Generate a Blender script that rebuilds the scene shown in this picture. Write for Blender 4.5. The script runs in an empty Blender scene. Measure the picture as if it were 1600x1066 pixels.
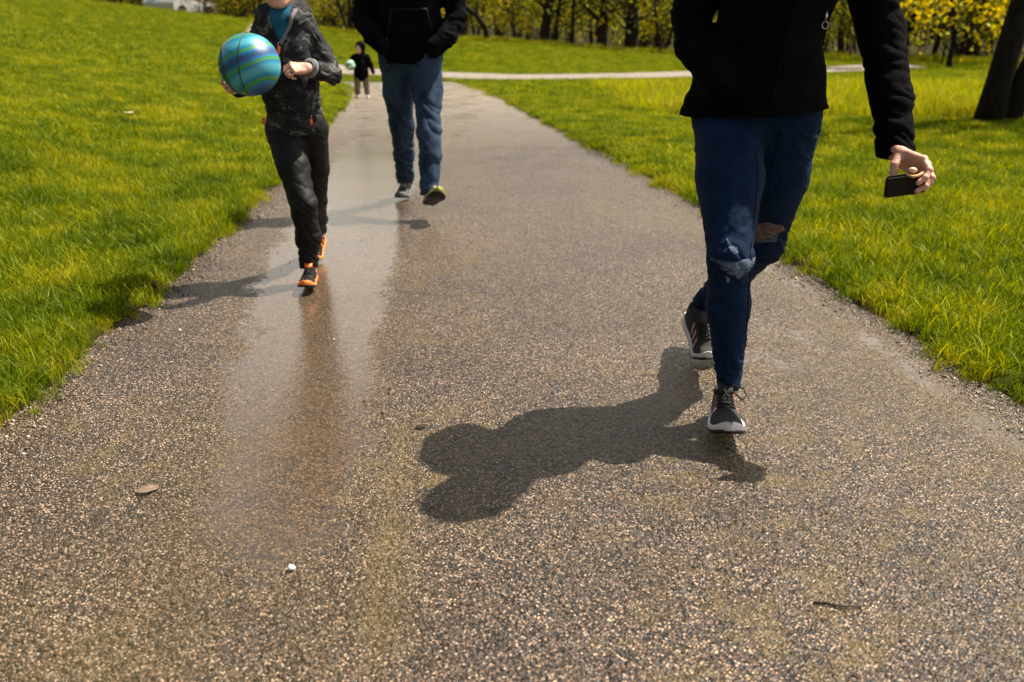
import bpy, bmesh, math, random
import numpy as np
import openvdb
from mathutils import Vector, Matrix
from mathutils.bvhtree import BVHTree

random.seed(7)
RNG = np.random.default_rng(7)
C = bpy.context.scene.collection
SC = bpy.context.scene
rad = math.radians

# ------------------------------------------------------------------ camera, sky, sun, exposure
cam = bpy.data.cameras.new('camera')
cam.sensor_width = 36.0
cam.lens = 1420.0 / 1600.0 * 36.0
cam.clip_start = 0.05
cam.clip_end = 1200
camo = bpy.data.objects.new('camera', cam); C.objects.link(camo)
camo.location = (0, 0, 1.08)
camo.rotation_euler = (rad(90 - 18.8), 0, 0)
cam.dof.use_dof = True
cam.dof.focus_distance = 2.75
cam.dof.aperture_fstop = 3.2
SC.camera = camo

SUN_L, SUN_F = -0.57, -0.285          # shadow offset (x, y) per metre of height
sun_dir = Vector((-SUN_L, -SUN_F, 1)).normalized()
elev = math.asin(sun_dir.z); azim = math.atan2(sun_dir.x, sun_dir.y)   # clockwise from +Y
w = bpy.data.worlds.new('World'); SC.world = w; w.use_nodes = True
nt = w.node_tree; nt.nodes.clear()
out = nt.nodes.new('ShaderNodeOutputWorld'); bg = nt.nodes.new('ShaderNodeBackground')
sky = nt.nodes.new('ShaderNodeTexSky'); sky.sky_type = 'NISHITA'; sky.sun_disc = False
sky.sun_elevation = elev; sky.sun_rotation = azim
sky.air_density = 1.0; sky.dust_density = 3.0; sky.ozone_density = 1.0
geo = nt.nodes.new('ShaderNodeTexCoord')
cn = nt.nodes.new('ShaderNodeTexNoise'); cn.inputs['Scale'].default_value = 1.6
cn.inputs['Detail'].default_value = 6; cn.inputs['Roughness'].default_value = 0.6
mp = nt.nodes.new('ShaderNodeMapping'); mp.inputs['Scale'].default_value = (1, 1, 2.6)
cr = nt.nodes.new('ShaderNodeValToRGB')
cr.color_ramp.elements[0].position = 0.46; cr.color_ramp.elements[1].position = 0.66
mx = nt.nodes.new('ShaderNodeMixRGB'); mx.inputs[2].default_value = (3.2, 3.0, 2.8, 1)
L = nt.links.new
L(geo.outputs['Generated'], mp.inputs[0]); L(mp.outputs[0], cn.inputs['Vector'])
L(cn.outputs['Fac'], cr.inputs[0]); L(cr.outputs[0], mx.inputs[0])
def wm(op, a, b_, c=None):
    x = nt.nodes.new('ShaderNodeMath'); x.operation = op
    for i, q in enumerate((a, b_, c)):
        if q is None: continue
        if isinstance(q, (int, float)): x.inputs[i].default_value = q
        else: L(q, x.inputs[i])
    return x.outputs[0]
sx = nt.nodes.new('ShaderNodeSeparateXYZ'); L(geo.outputs['Generated'], sx.inputs[0])
hz = wm('POWER', wm('SUBTRACT', 1.0, wm('ABSOLUTE', sx.outputs[2], 0)), 3.0)          # haze thickens to the horizon
sd = nt.nodes.new('ShaderNodeVectorMath'); sd.operation = 'DOT_PRODUCT'; L(geo.outputs['Generated'], sd.inputs[0]); sd.inputs[1].default_value = tuple(sun_dir)
sb = wm('MAXIMUM', wm('MULTIPLY_ADD', sd.outputs['Value'], 1.0, .34), .08)
hc_ = nt.nodes.new('ShaderNodeVectorMath'); hc_.operation = 'SCALE'; hc_.inputs[0].default_value = (32.0, 29.5, 26.0); L(sb, hc_.inputs['Scale'])
mh = nt.nodes.new('ShaderNodeMixRGB'); L(wm('MINIMUM', hz, .95), mh.inputs[0]); L(mx.outputs[0], mh.inputs[1]); L(hc_.outputs[0], mh.inputs[2])
L(sky.outputs[0], mx.inputs[1]); L(mh.outputs[0], bg.inputs[0]); L(bg.outputs[0], out.inputs[0])
bg.inputs[1].default_value = 0.05

sl = bpy.data.lights.new('sun', 'SUN'); sl.energy = 5.0; sl.angle = rad(0.53); sl.color = (1.0, 0.91, 0.76)
so = bpy.data.objects.new('sun', sl); C.objects.link(so)
so.rotation_euler = (-sun_dir).to_track_quat('-Z', 'Y').to_euler()
so.location = (20, 10, 30)
SC.view_settings.view_transform = 'Standard'
SC.view_settings.look = 'None'
SC.view_settings.exposure = 1.12
SC.view_settings.gamma = 1.0
SC.cycles.use_denoising = True
SC.cycles.max_bounces = 6
SC.cycles.transparent_max_bounces = 8
SC.cycles.sample_clamp_indirect = 6
SC.cycles.sample_clamp_direct = 12

# ------------------------------------------------------------------ noise
_g = np.random.default_rng(3)
PERM = _g.permutation(256); PERM = np.concatenate([PERM, PERM, PERM])
GRAD = _g.normal(size=(256, 3)); GRAD /= np.linalg.norm(GRAD, axis=1)[:, None]
def pn(P, seed=0):
    P = np.asarray(P, float) + seed * 17.31
    i = np.floor(P).astype(int); f = P - i; u = f * f * f * (f * (f * 6 - 15) + 10)
    i &= 255
    def g(dx, dy, dz):
        h = PERM[PERM[PERM[(i[:, 0] + dx) & 255] + ((i[:, 1] + dy) & 255)] + ((i[:, 2] + dz) & 255)]
        gr = GRAD[h]
        return gr[:, 0] * (f[:, 0] - dx) + gr[:, 1] * (f[:, 1] - dy) + gr[:, 2] * (f[:, 2] - dz)
    def lp(a, b, t): return a + (b - a) * t
    x0 = lp(g(0,0,0), g(1,0,0), u[:,0]); x1 = lp(g(0,1,0), g(1,1,0), u[:,0])
    x2 = lp(g(0,0,1), g(1,0,1), u[:,0]); x3 = lp(g(0,1,1), g(1,1,1), u[:,0])
    return lp(lp(x0, x1, u[:,1]), lp(x2, x3, u[:,1]), u[:,2]) * 1.6
def fbm(P, o=3, seed=0):
    s = 0; a = 1.0
    for k in range(o):
        s = s + a * pn(np.asarray(P) * 2 ** k, seed + k); a *= .5
    return s
def sstep(a, b, x):
    t = np.clip((x - a) / (b - a), 0, 1); return t * t * (3 - 2 * t)

# ------------------------------------------------------------------ objects and tags
def mesh_from(name, V, F, mats, smooth=True, fm=None):
    me = bpy.data.meshes.new(name)
    V = np.asarray(V, np.float32).reshape(-1, 3)
    if isinstance(F, np.ndarray):
        n, k = F.shape
        me.vertices.add(len(V)); me.vertices.foreach_set('co', V.ravel())
        me.loops.add(n * k); me.loops.foreach_set('vertex_index', F.astype(np.int32).ravel())
        me.polygons.add(n); me.polygons.foreach_set('loop_start', np.arange(0, n * k, k, dtype=np.int32))
        me.update(calc_edges=True)
    else:
        me.from_pydata([tuple(map(float, v)) for v in V], [], [tuple(int(i) for i in f) for f in F])
    for m in (mats if isinstance(mats, (list, tuple)) else [mats]): me.materials.append(m)
    if fm is not None: me.polygons.foreach_set('material_index', np.asarray(fm, np.int32))
    me.polygons.foreach_set('use_smooth', [smooth] * len(me.polygons))
    me.update()
    return me
def wloc(o):
    p = Vector((0, 0, 0))
    while o is not None: p += Vector(o.location); o = o.parent
    return p
def mk(name, V, F, mat, parent=None, smooth=True, loc=None, fm=None):
    """V in world coordinates; object origin at the parent's base (or loc)"""
    V = np.asarray(V, float).reshape(-1, 3)
    base = np.array(wloc(parent)) if parent is not None else np.array(loc if loc is not None else (0, 0, 0), float)
    me = mesh_from(name, V - base, F, mat, smooth, fm)
    o = bpy.data.objects.new(name, me); C.objects.link(o)
    if parent is not None: o.parent = parent
    else: o.location = base
    return o
def thing(name, label, cat, loc=(0, 0, 0), rz=0, group=None):
    o = bpy.data.objects.new(name, None); C.objects.link(o); o.location = loc; o.rotation_euler = (0, 0, rz)
    o.empty_display_size = .2
    return tag(o, label, cat, group)
def tag(o, label=None, cat=None, group=None, kind=None):
    if label: o['label'] = label
    if cat: o['category'] = cat
    if group: o['group'] = group
    if kind: o['kind'] = kind
    return o
def dup(root, loc, rz, sc=1.0, label=None, tilt=0):
    r = root.copy(); C.objects.link(r); r.location = loc; r.rotation_euler = (0, tilt, rz); r.scale = (sc,) * 3
    if label: r['label'] = label
    for ch in list(root.children):
        c = ch.copy(); C.objects.link(c); c.parent = r
    return r

# ------------------------------------------------------------------ materials
def nmat(name):
    m = bpy.data.materials.new(name); m.use_nodes = True
    n = m.node_tree; b = n.nodes['Principled BSDF']
    return m, n, b
def N(n, t, **kw):
    x = n.nodes.new(t)
    for k, v in kw.items():
        if k in x.inputs: x.inputs[k].default_value = v
        else: setattr(x, k, v)
    return x
def ramp(n, fac, stops):
    r = n.nodes.new('ShaderNodeValToRGB')
    while len(r.color_ramp.elements) < len(stops): r.color_ramp.elements.new(0.5)
    for e, (p, c) in zip(r.color_ramp.elements, stops):
        e.position = p; e.color = (*c, 1) if len(c) == 3 else c
    n.links.new(fac, r.inputs[0]); return r
def cloth(name, c1, c2, scale=8, rough=.85, bump=.25, weave=900, fine=.1, sheen=0.0, spec=.2, extra=None, stretch=(1, 1, 1)):
    m, n, b = nmat(name)
    tc = N(n, 'ShaderNodeTexCoord'); mpp = N(n, 'ShaderNodeMapping'); mpp.inputs['Scale'].default_value = stretch
    n.links.new(tc.outputs['Object'], mpp.inputs[0])
    ns = N(n, 'ShaderNodeTexNoise', Scale=scale, Detail=6, Roughness=.65); n.links.new(mpp.outputs[0], ns.inputs['Vector'])
    r = ramp(n, ns.outputs['Fac'], [(.35, c1), (.68, c2)])
    wv = N(n, 'ShaderNodeTexNoise', Scale=weave, Detail=2); n.links.new(tc.outputs['Object'], wv.inputs['Vector'])
    mixc = N(n, 'ShaderNodeMixRGB'); mixc.blend_type = 'OVERLAY'; mixc.inputs[0].default_value = .5
    n.links.new(r.outputs[0], mixc.inputs[1]); n.links.new(wv.outputs['Fac'], mixc.inputs[2])
    n.links.new(mixc.outputs[0], b.inputs['Base Color'])
    b.inputs['Roughness'].default_value = rough; b.inputs['Specular IOR Level'].default_value = spec
    b.inputs['Sheen Weight'].default_value = sheen
    bp = N(n, 'ShaderNodeBump', Strength=bump, Distance=.002); n.links.new(wv.outputs['Fac'], bp.inputs['Height'])
    n2 = N(n, 'ShaderNodeTexNoise', Scale=45, Detail=3, Distortion=.6); n.links.new(tc.outputs['Object'], n2.inputs['Vector'])
    b2 = N(n, 'ShaderNodeBump', Strength=fine, Distance=.008); n.links.new(n2.outputs['Fac'], b2.inputs['Height'])
    n.links.new(bp.outputs[0], b2.inputs['Normal']); n.links.new(b2.outputs[0], b.inputs['Normal'])
    return m
def plain(name, c, rough=.5, spec=.5, metal=0, var=.25, scale=30, bump=0.0):
    m, n, b = nmat(name)
    tc = N(n, 'ShaderNodeTexCoord'); ns = N(n, 'ShaderNodeTexNoise', Scale=scale, Detail=5)
    n.links.new(tc.outputs['Object'], ns.inputs['Vector'])
    r = ramp(n, ns.outputs['Fac'], [(.3, tuple(x * (1 - var) for x in c)), (.7, tuple(min(1, x * (1 + var)) for x in c))])
    n.links.new(r.outputs[0], b.inputs['Base Color'])
    b.inputs['Roughness'].default_value = rough; b.inputs['Specular IOR Level'].default_value = spec
    b.inputs['Metallic'].default_value = metal
    if bump:
        bp = N(n, 'ShaderNodeBump', Strength=bump, Distance=.003); n.links.new(ns.outputs['Fac'], bp.inputs['Height'])
        n.links.new(bp.outputs[0], b.inputs['Normal'])
    return m
def leafmat(name, cols, trans=.45, nscale=.9, rough=.55, fine=0):
    """blades and leaves: diffuse + translucent + a little gloss, colour varies by place and by plant"""
    m, n, b = nmat(name); n.nodes.remove(b); o = n.nodes['Material Output']
    g = N(n, 'ShaderNodeNewGeometry'); oi = N(n, 'ShaderNodeObjectInfo')
    ns = N(n, 'ShaderNodeTexNoise', Scale=nscale, Detail=4, Roughness=.6); n.links.new(g.outputs['Position'], ns.inputs['Vector'])
    add = N(n, 'ShaderNodeMath', operation='MULTIPLY_ADD'); add.inputs[1].default_value = .22; n.links.new(oi.outputs['Random'], add.inputs[0])
    n.links.new(ns.outputs['Fac'], add.inputs[2])
    add2 = N(n, 'ShaderNodeMath', operation='MULTIPLY_ADD'); add2.inputs[1].default_value = .16
    n.links.new(g.outputs['Random Per Island'], add2.inputs[0]); add2.inputs[1].default_value = .30; n.links.new(add.outputs[0], add2.inputs[2])
    r = ramp(n, add2.outputs[0], cols)
    d = N(n, 'ShaderNodeBsdfDiffuse'); t = N(n, 'ShaderNodeBsdfTranslucent'); gl = N(n, 'ShaderNodeBsdfGlossy', Roughness=rough)
    gl.inputs['Color'].default_value = (.8, .9, .35, 1)
    n.links.new(r.outputs[0], d.inputs[0])
    hs = N(n, 'ShaderNodeHueSaturation', Saturation=1.15, Value=1.5); hs.inputs['Hue'].default_value = .485
    n.links.new(r.outputs[0], hs.inputs['Color']); n.links.new(hs.outputs[0], t.inputs[0])
    m1 = N(n, 'ShaderNodeMixShader'); m1.inputs[0].default_value = trans
    n.links.new(d.outputs[0], m1.inputs[1]); n.links.new(t.outputs[0], m1.inputs[2])
    m2 = N(n, 'ShaderNodeMixShader'); m2.inputs[0].default_value = .03
    n.links.new(m1.outputs[0], m2.inputs[1]); n.links.new(gl.outputs[0], m2.inputs[2])
    n.links.new(m2.outputs[0], o.inputs[0])
    return m
M = {}
M['grass'] = leafmat('grass_blade', [(.38, (.009, .027, .001)), (.58, (.055, .100, .001)), (.80, (.150, .195, .001)), (1.0, (.36, .32, .014))], .42, 2.2)
M['tallgrass'] = leafmat('tall_grass_blade', [(.3, (.10, .15, .008)), (.6, (.2, .24, .01)), (.85, (.30, .29, .03))], .5, 1.1)
M['leaf_y'] = leafmat('young_yellow_leaf', [(.35, (.10, .11, .004)), (.65, (.30, .27, .010)), (.95, (.46, .34, .02))], .5, .8)
M['leaf_g'] = leafmat('spring_green_leaf', [(.3, (.06, .08, .01)), (.6, (.13, .15, .012)), (.85, (.24, .22, .02))], .5, .8)
M['leaf_o'] = leafmat('budding_leaf', [(.3, (.035, .055, .004)), (.6, (.10, .135, .008)), (.9, (.26, .26, .015))], .4, .8)

def bark(name, c1, c2, sc=6):
    m, n, b = nmat(name)
    tc = N(n, 'ShaderNodeTexCoord'); mpp = N(n, 'ShaderNodeMapping'); mpp.inputs['Scale'].default_value = (3, 3, .6)
    n.links.new(tc.outputs['Object'], mpp.inputs[0])
    ns = N(n, 'ShaderNodeTexNoise', Scale=sc, Detail=8, Roughness=.7); n.links.new(mpp.outputs[0], ns.inputs['Vector'])
    r = ramp(n, ns.outputs['Fac'], [(.35, c1), (.7, c2)]); n.links.new(r.outputs[0], b.inputs['Base Color'])
    b.inputs['Roughness'].default_value = .95; b.inputs['Specular IOR Level'].default_value = .15
    bp = N(n, 'ShaderNodeBump', Strength=1, Distance=.04); n.links.new(ns.outputs['Fac'], bp.inputs['Height'])
    n.links.new(bp.outputs[0], b.inputs['Normal']); return m
M['bark'] = bark('dark_bark', (.006, .005, .003), (.026, .020, .013))
M['bark2'] = bark('woodland_bark', (.010, .008, .005), (.06, .046, .03))

# ground (soil and thatch below the grass)
def ground_mat():
    m, n, b = nmat('lawn_ground')
    g = N(n, 'ShaderNodeNewGeometry')
    a = N(n, 'ShaderNodeTexNoise', Scale=1.1, Detail=6, Roughness=.62); n.links.new(g.outputs['Position'], a.inputs['Vector'])
    f = N(n, 'ShaderNodeTexNoise', Scale=26, Detail=6, Roughness=.8); n.links.new(g.outputs['Position'], f.inputs['Vector'])
    k = N(n, 'ShaderNodeMath', operation='MULTIPLY_ADD'); k.inputs[1].default_value = .45
    n.links.new(f.outputs['Fac'], k.inputs[0]); n.links.new(a.outputs['Fac'], k.inputs[2])
    r = ramp(n, k.outputs[0], [(.5, (.008, .014, .001)), (.68, (.04, .07, .002)), (.85, (.13, .17, .004)), (1, (.24, .22, .02))])
    # woodland litter beyond the lawn, carried by a vertex attribute
    at = N(n, 'ShaderNodeAttribute'); at.attribute_name = 'litter'
    l = ramp(n, f.outputs['Fac'], [(.3, (.012, .012, .004)), (.55, (.045, .038, .012)), (.75, (.09, .085, .02))])
    mxx = N(n, 'ShaderNodeMixRGB'); n.links.new(at.outputs['Fac'], mxx.inputs[0])
    n.links.new(r.outputs[0], mxx.inputs[1]); n.links.new(l.outputs[0], mxx.inputs[2])
    at2 = N(n, 'ShaderNodeAttribute'); at2.attribute_name = 'soil'
    sr = ramp(n, f.outputs['Fac'], [(.35, (.012, .009, .005)), (.6, (.05, .036, .02)), (.75, (.10, .075, .045))])
    m3 = N(n, 'ShaderNodeMixRGB'); n.links.new(at2.outputs['Fac'], m3.inputs[0])
    n.links.new(mxx.outputs[0], m3.inputs[1]); n.links.new(sr.outputs[0], m3.inputs[2])
    n.links.new(m3.outputs[0], b.inputs['Base Color'])
    b.inputs['Roughness'].default_value = 1; b.inputs['Specular IOR Level'].default_value = .05
    bp = N(n, 'ShaderNodeBump', Strength=1, Distance=.06); n.links.new(f.outputs['Fac'], bp.inputs['Height'])
    n.links.new(bp.outputs[0], b.inputs['Normal'])
    return m
M['ground'] = ground_mat()

def asphalt_mat():
    m, n, b = nmat('wet_chip_asphalt'); lk = n.links.new
    g = N(n, 'ShaderNodeNewGeometry'); rt = N(n, 'ShaderNodeVectorRotate'); rt.rotation_type = 'EULER_XYZ'; rt.inputs['Rotation'].default_value = (.61, .43, .87); lk(g.outputs['Position'], rt.inputs['Vector']); P = rt.outputs[0]
    def vor(scale, rnd=1.0, feat='F1'):
        v = N(n, 'ShaderNodeTexVoronoi', Scale=scale, Randomness=rnd); v.feature = feat; lk(P, v.inputs['Vector']); return v
    def noi(scale, det=4, ro=.6, dist=0):
        v = N(n, 'ShaderNodeTexNoise', Scale=scale, Detail=det, Roughness=ro, Distortion=dist); lk(P, v.inputs['Vector']); return v
    def math_(op, a, bb, cc=None, clamp=False):
        x = N(n, 'ShaderNodeMath', operation=op); x.use_clamp = clamp
        for i, q in enumerate((a, bb, cc)):
            if q is None: continue
            if isinstance(q, (int, float)): x.inputs[i].default_value = q
            else: lk(q, x.inputs[i])
        return x.outputs[0]
    v1 = vor(205); v2 = vor(70)
    sep = N(n, 'ShaderNodeSeparateColor'); lk(v1.outputs['Color'], sep.inputs[0])
    sep2 = N(n, 'ShaderNodeSeparateColor'); lk(v2.outputs['Color'], sep2.inputs[0])
    chip = ramp(n, sep.outputs[0], [(0, (.010, .006, .004)), (.28, (.036, .021, .014)), (.58, (.110, .065, .043)), (.84, (.27, .17, .115)), (1, (.80, .60, .44))])
    chip.color_ramp.interpolation = 'LINEAR'
    big = noi(1.7, 5, .65); mid = noi(9, 5, .7); fn = noi(420, 2)
    # large tonal drift
    drift = ramp(n, big.outputs['Fac'], [(.3, (.60, .53, .44)), (.5, (1, .95, .88)), (.7, (1.22, 1.16, 1.08))])
    mul = N(n, 'ShaderNodeMixRGB'); mul.blend_type = 'MULTIPLY'; mul.inputs[0].default_value = 1
    lk(chip.outputs[0], mul.inputs[1]); lk(drift.outputs[0], mul.inputs[2])
    # binder between chips
    gap = ramp(n, v1.outputs['Distance'], [(.30, (0, 0, 0)), (.62, (1, 1, 1))])
    dk = N(n, 'ShaderNodeMixRGB'); lk(gap.outputs[0], dk.inputs[0]); lk(mul.outputs[0], dk.inputs[1]); dk.inputs[2].default_value = (.010, .008, .006, 1)
    # brown silt stains
    st = math_('MULTIPLY', ramp(n, mid.outputs['Fac'], [(.46, (0, 0, 0)), (.66, (1, 1, 1))]).outputs[0], ramp(n, noi(.9, 3).outputs['Fac'], [(.42, (0, 0, 0)), (.6, (1, 1, 1))]).outputs[0])
    at = N(n, 'ShaderNodeAttribute'); at.attribute_name = 'silt'
    st = math_('MAXIMUM', st, math_('MULTIPLY', at.outputs['Fac'], ramp(n, noi(5, 5, .7).outputs['Fac'], [(.25, (.2, .2, .2)), (.6, (1, 1, 1))]).outputs[0]))
    silt = N(n, 'ShaderNodeMixRGB'); lk(math_('MULTIPLY', st, .78), silt.inputs[0]); lk(dk.outputs[0], silt.inputs[1]); silt.inputs[2].default_value = (.110, .072, .014, 1)
    # standing-water film, attribute painted on the sheet along the low side of the path
    wa = N(n, 'ShaderNodeAttribute'); wa.attribute_name = 'film'
    wn = noi(3.2, 5, .62); wf = noi(30, 4, .6)
    wet = math_('ADD', wa.outputs['Fac'], math_('MULTIPLY_ADD', wn.outputs['Fac'], 1.5, -.75))
    wet = math_('ADD', wet, math_('MULTIPLY_ADD', wf.outputs['Fac'], .8, -.40))
    wet = math_('ADD', wet, math_('MULTIPLY_ADD', sep2.outputs[1], .24, -.12))
    wet = ramp(n, wet, [(.38, (0, 0, 0)), (.62, (1, 1, 1))]).outputs[0]
    damp = N(n, 'ShaderNodeMixRGB'); damp.blend_type = 'MULTIPLY'; lk(wet, damp.inputs[0]); lk(silt.outputs[0], damp.inputs[1]); damp.inputs[2].default_value = (.60, .44, .13, 1)
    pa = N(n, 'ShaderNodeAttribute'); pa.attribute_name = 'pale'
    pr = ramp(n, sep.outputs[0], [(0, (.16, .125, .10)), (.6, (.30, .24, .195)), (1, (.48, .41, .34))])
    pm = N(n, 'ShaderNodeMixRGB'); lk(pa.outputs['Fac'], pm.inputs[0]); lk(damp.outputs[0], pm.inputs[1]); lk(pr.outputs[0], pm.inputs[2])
    lk(pm.outputs[0], b.inputs['Base Color'])
    # chips stand proud and tilt at random
    dome = math_('SUBTRACT', 1.0, v1.outputs['Distance'])
    h = math_('MULTIPLY_ADD', dome, 1.0, math_('MULTIPLY', sep.outputs[1], .75))
    h = math_('ADD', h, math_('MULTIPLY', fn.outputs['Fac'], .35))
    h = math_('ADD', h, math_('MULTIPLY', math_('SUBTRACT', 1.0, v2.outputs['Distance']), .9))
    tl = N(n, 'ShaderNodeVectorMath', operation='MULTIPLY_ADD'); lk(v1.outputs['Color'], tl.inputs[0]); tl.inputs[1].default_value = (1.25, 1.25, 0); tl.inputs[2].default_value = (-.625, -.625, 1)
    tn = N(n, 'ShaderNodeVectorMath', operation='NORMALIZE'); lk(tl.outputs[0], tn.inputs[0])
    bp = N(n, 'ShaderNodeBump', Distance=.0034); lk(h, bp.inputs['Height']); lk(tn.outputs[0], bp.inputs['Normal'])
    lk(math_('MULTIPLY_ADD', wet, -.45, 1.0), bp.inputs['Strength'])
    lk(bp.outputs[0], b.inputs['Normal'])
    lk(math_('MULTIPLY_ADD', wet, .35, math_('MULTIPLY_ADD', sep.outputs[2], .30, .20)), b.inputs['Roughness'])
    b.inputs['Specular IOR Level'].default_value = .6
    # water coat: thin everywhere, unbroken where the film stands
    lk(math_('MULTIPLY_ADD', wet, .98, .01, True), b.inputs['Coat Weight']); b.inputs['Coat IOR'].default_value = 1.5
    lk(math_('MULTIPLY_ADD', wet, -.225, .26), b.inputs['Coat Roughness'])
    rp = noi(26, 3, .6)
    rp2 = noi(150, 3, .6)
    ch = math_('ADD', math_('MULTIPLY', rp.outputs['Fac'], 1.0), math_('MULTIPLY', rp2.outputs['Fac'], .42))
    ch = math_('ADD', ch, math_('MULTIPLY', math_('MULTIPLY', h, .55), math_('MULTIPLY_ADD', wet, -1.52, 1.6)))
    cb = N(n, 'ShaderNodeBump', Strength=.55, Distance=.0022); lk(ch, cb.inputs['Height'])
    lk(cb.outputs[0], b.inputs['Coat Normal'])
    return m
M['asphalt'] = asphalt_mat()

# ------------------------------------------------------------------ the lie of the land
LE = np.array([(-8, -1.2), (0, -1.33), (2.3, -1.43), (3.6, -1.52), (5.6, -1.63), (7.96, -1.887), (11, -2.2), (14.5, -2.57), (17, -2.95), (20, -3.6), (21.5, -4.2)])   # (y, x) left edge
RE = np.array([(-8, 1.65), (0, 1.6), (2.48, 1.52), (3.85, 1.405), (5.74, 1.22), (8.86, .80), (11.5, .42), (14.5, 0), (17, -.38), (19, -.77), (20.9, -1.2), (21.5, -1.5)])  # right edge
def smooth_i(T, y):
    s = 0
    for d in (-.8, -.4, 0, .4, .8): s = s + np.interp(y + d, T[:, 0], T[:, 1])
    return s / 5
BR = np.array([(-10.4, 43), (-9.0, 37), (-7.9, 32.5), (-6.4, 29), (-4.2, 26.3), (-2, 24.6), (0, 23.3), (3, 24.0), (6, 25.7), (9, 27.6), (11.5, 29.8), (12.9, 32.2)])  # cross path centre line
def br_dist(x, y):
    d = np.full(np.shape(x), 1e9)
    for a, b_ in zip(BR[:-1], BR[1:]):
        ab = b_ - a; t = np.clip(((x - a[0]) * ab[0] + (y - a[1]) * ab[1]) / (ab @ ab), 0, 1)
        d = np.minimum(d, np.hypot(x - a[0] - t * ab[0], y - a[1] - t * ab[1]))
    return d
def hill(x, y):
    x = np.asarray(x, float); y = np.asarray(y, float)
    xl = np.where(y < 21, smooth_i(LE, np.minimum(y, 21)), np.interp(y, [21, 28, 34], [-4.0, -5.0, -4.5]))
    dl = np.maximum(0, xl - x)
    h = .17 * (dl - .6 * (1 - np.exp(-dl / .6)))
    h = 4.2 * (1 - np.exp(-h / 4.2))
    h = h + .62 * sstep(26, 50, y) * sstep(9, -3, x)
    crest = 43 + .0 * x
    h = h - np.maximum(0, y - crest) ** 1.3 * .035 * sstep(-4, -12, x) * (y < 90)
    h = h + sstep(62, 135, y + np.maximum(0, x - 10) * .9) * 9
    P = np.stack([x.ravel() * .35, y.ravel() * .35, 0 * x.ravel()], 1)
    n_ = pn(P, 2).reshape(x.shape) * .05 * sstep(0.4, 3, path_d(x, y)) + pn(P * 5, 4).reshape(x.shape) * .012 * sstep(0.1, .6, path_d(x, y))
    return h + n_
def path_d(x, y):
    """signed distance (about) outside the paved paths; negative on them"""
    x = np.asarray(x, float); y = np.asarray(y, float)
    yy = np.clip(y, -8, 21.4)
    d1 = np.maximum(smooth_i(LE, yy) - x, x - smooth_i(RE, yy))
    d1 = np.where(y > 21.4, np.hypot(np.maximum(d1, 0), y - 21.4), d1)
    return np.minimum(d1, br_dist(x, y) - 1.25)
def edge_noise(x, y):
    P = np.stack([np.ravel(x) * 3.1, np.ravel(y) * 3.1, 0 * np.ravel(x)], 1)
    return (pn(P, 9) * .045 + pn(P * 4, 11) * .022).reshape(np.shape(x))

def wood_edge(x):   # y at which the woodland begins
    return np.interp(x, [-46, -22, -14, -9, -3, 3, 8, 13, 17, 22, 30], [60, 56, 50, 47, 49, 48, 45, 38, 33, 30, 28])

def axis(vals):
    o = [vals[0][0]]
    for (a, b_, s) in vals: o += list(np.arange(a + s, b_ + 1e-6, s))
    return np.array(o)
ys = axis([(-8, 1, .5), (1, 9, .09), (9, 22, .2), (22, 50, .5), (50, 170, 3), (170, 900, 60)])
xs = axis([(-700, -100, 60), (-100, -30, 5), (-30, -8, .8), (-8, -3.4, .25), (-3.4, 2.6, .075), (2.6, 8, .2), (8, 30, .8), (30, 100, 5), (100, 700, 60)])
X, Y = np.meshgrid(xs, ys)
pd = path_d(X, Y) + edge_noise(X, Y)
Z = hill(X, Y) - .035 + .068 * sstep(-.01, .07, pd) * (1 - .4 * sstep(14, 20, Y)) - .03 * sstep(1.6, 0, br_dist(X, Y))
nx, ny = len(xs), len(ys)
idx = np.arange(nx * ny).reshape(ny, nx)
F = np.stack([idx[:-1, :-1], idx[:-1, 1:], idx[1:, 1:], idx[1:, :-1]], -1).reshape(-1, 4)
gr = mk('lawn_ground', np.stack([X, Y, Z], -1).reshape(-1, 3), F, M['ground'])
tag(gr, 'rolling green lawn ground on both sides of the paved path', kind='structure')
def fattr(o, name, val):
    a = o.data.attributes.new(name, 'FLOAT', 'POINT'); a.data.foreach_set('value', np.asarray(val, np.float32).ravel())
fattr(gr, 'litter', sstep(-1, 2.5, Y - wood_edge(X)))
fattr(gr, 'soil', 1 - sstep(.03, .14, pd))

# main path sheet
py_ = axis([(-8, 0, .25), (0, 7, .05), (7, 21.4, .15)])
tt = np.linspace(0, 1, 64)
xl = smooth_i(LE, py_); xr = smooth_i(RE, py_)
PX = xl[:, None] + (xr - xl)[:, None] * tt[None]; PY = np.repeat(py_[:, None], len(tt), 1)
PX[:, 0] -= .05 + 0 * py_; PX[:, -1] += .05
pz = hill(PX, PY) + .0
cross = (PX - xl[:, None]) / (xr - xl)[:, None]
pz = pz - .006 * np.exp(-((cross - .27) / .12) ** 2) + pn(np.stack([PX.ravel() * 1.3, PY.ravel() * 1.3, 0 * PX.ravel()], 1), 5).reshape(PX.shape) * .004
idx = np.arange(PX.size).reshape(PX.shape)
F = np.stack([idx[:-1, :-1], idx[:-1, 1:], idx[1:, 1:], idx[1:, :-1]], -1).reshape(-1, 4)
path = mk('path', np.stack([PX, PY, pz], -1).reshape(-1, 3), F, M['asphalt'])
tag(path, 'wet brown asphalt footpath running away between the lawns', kind='structure')
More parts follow.
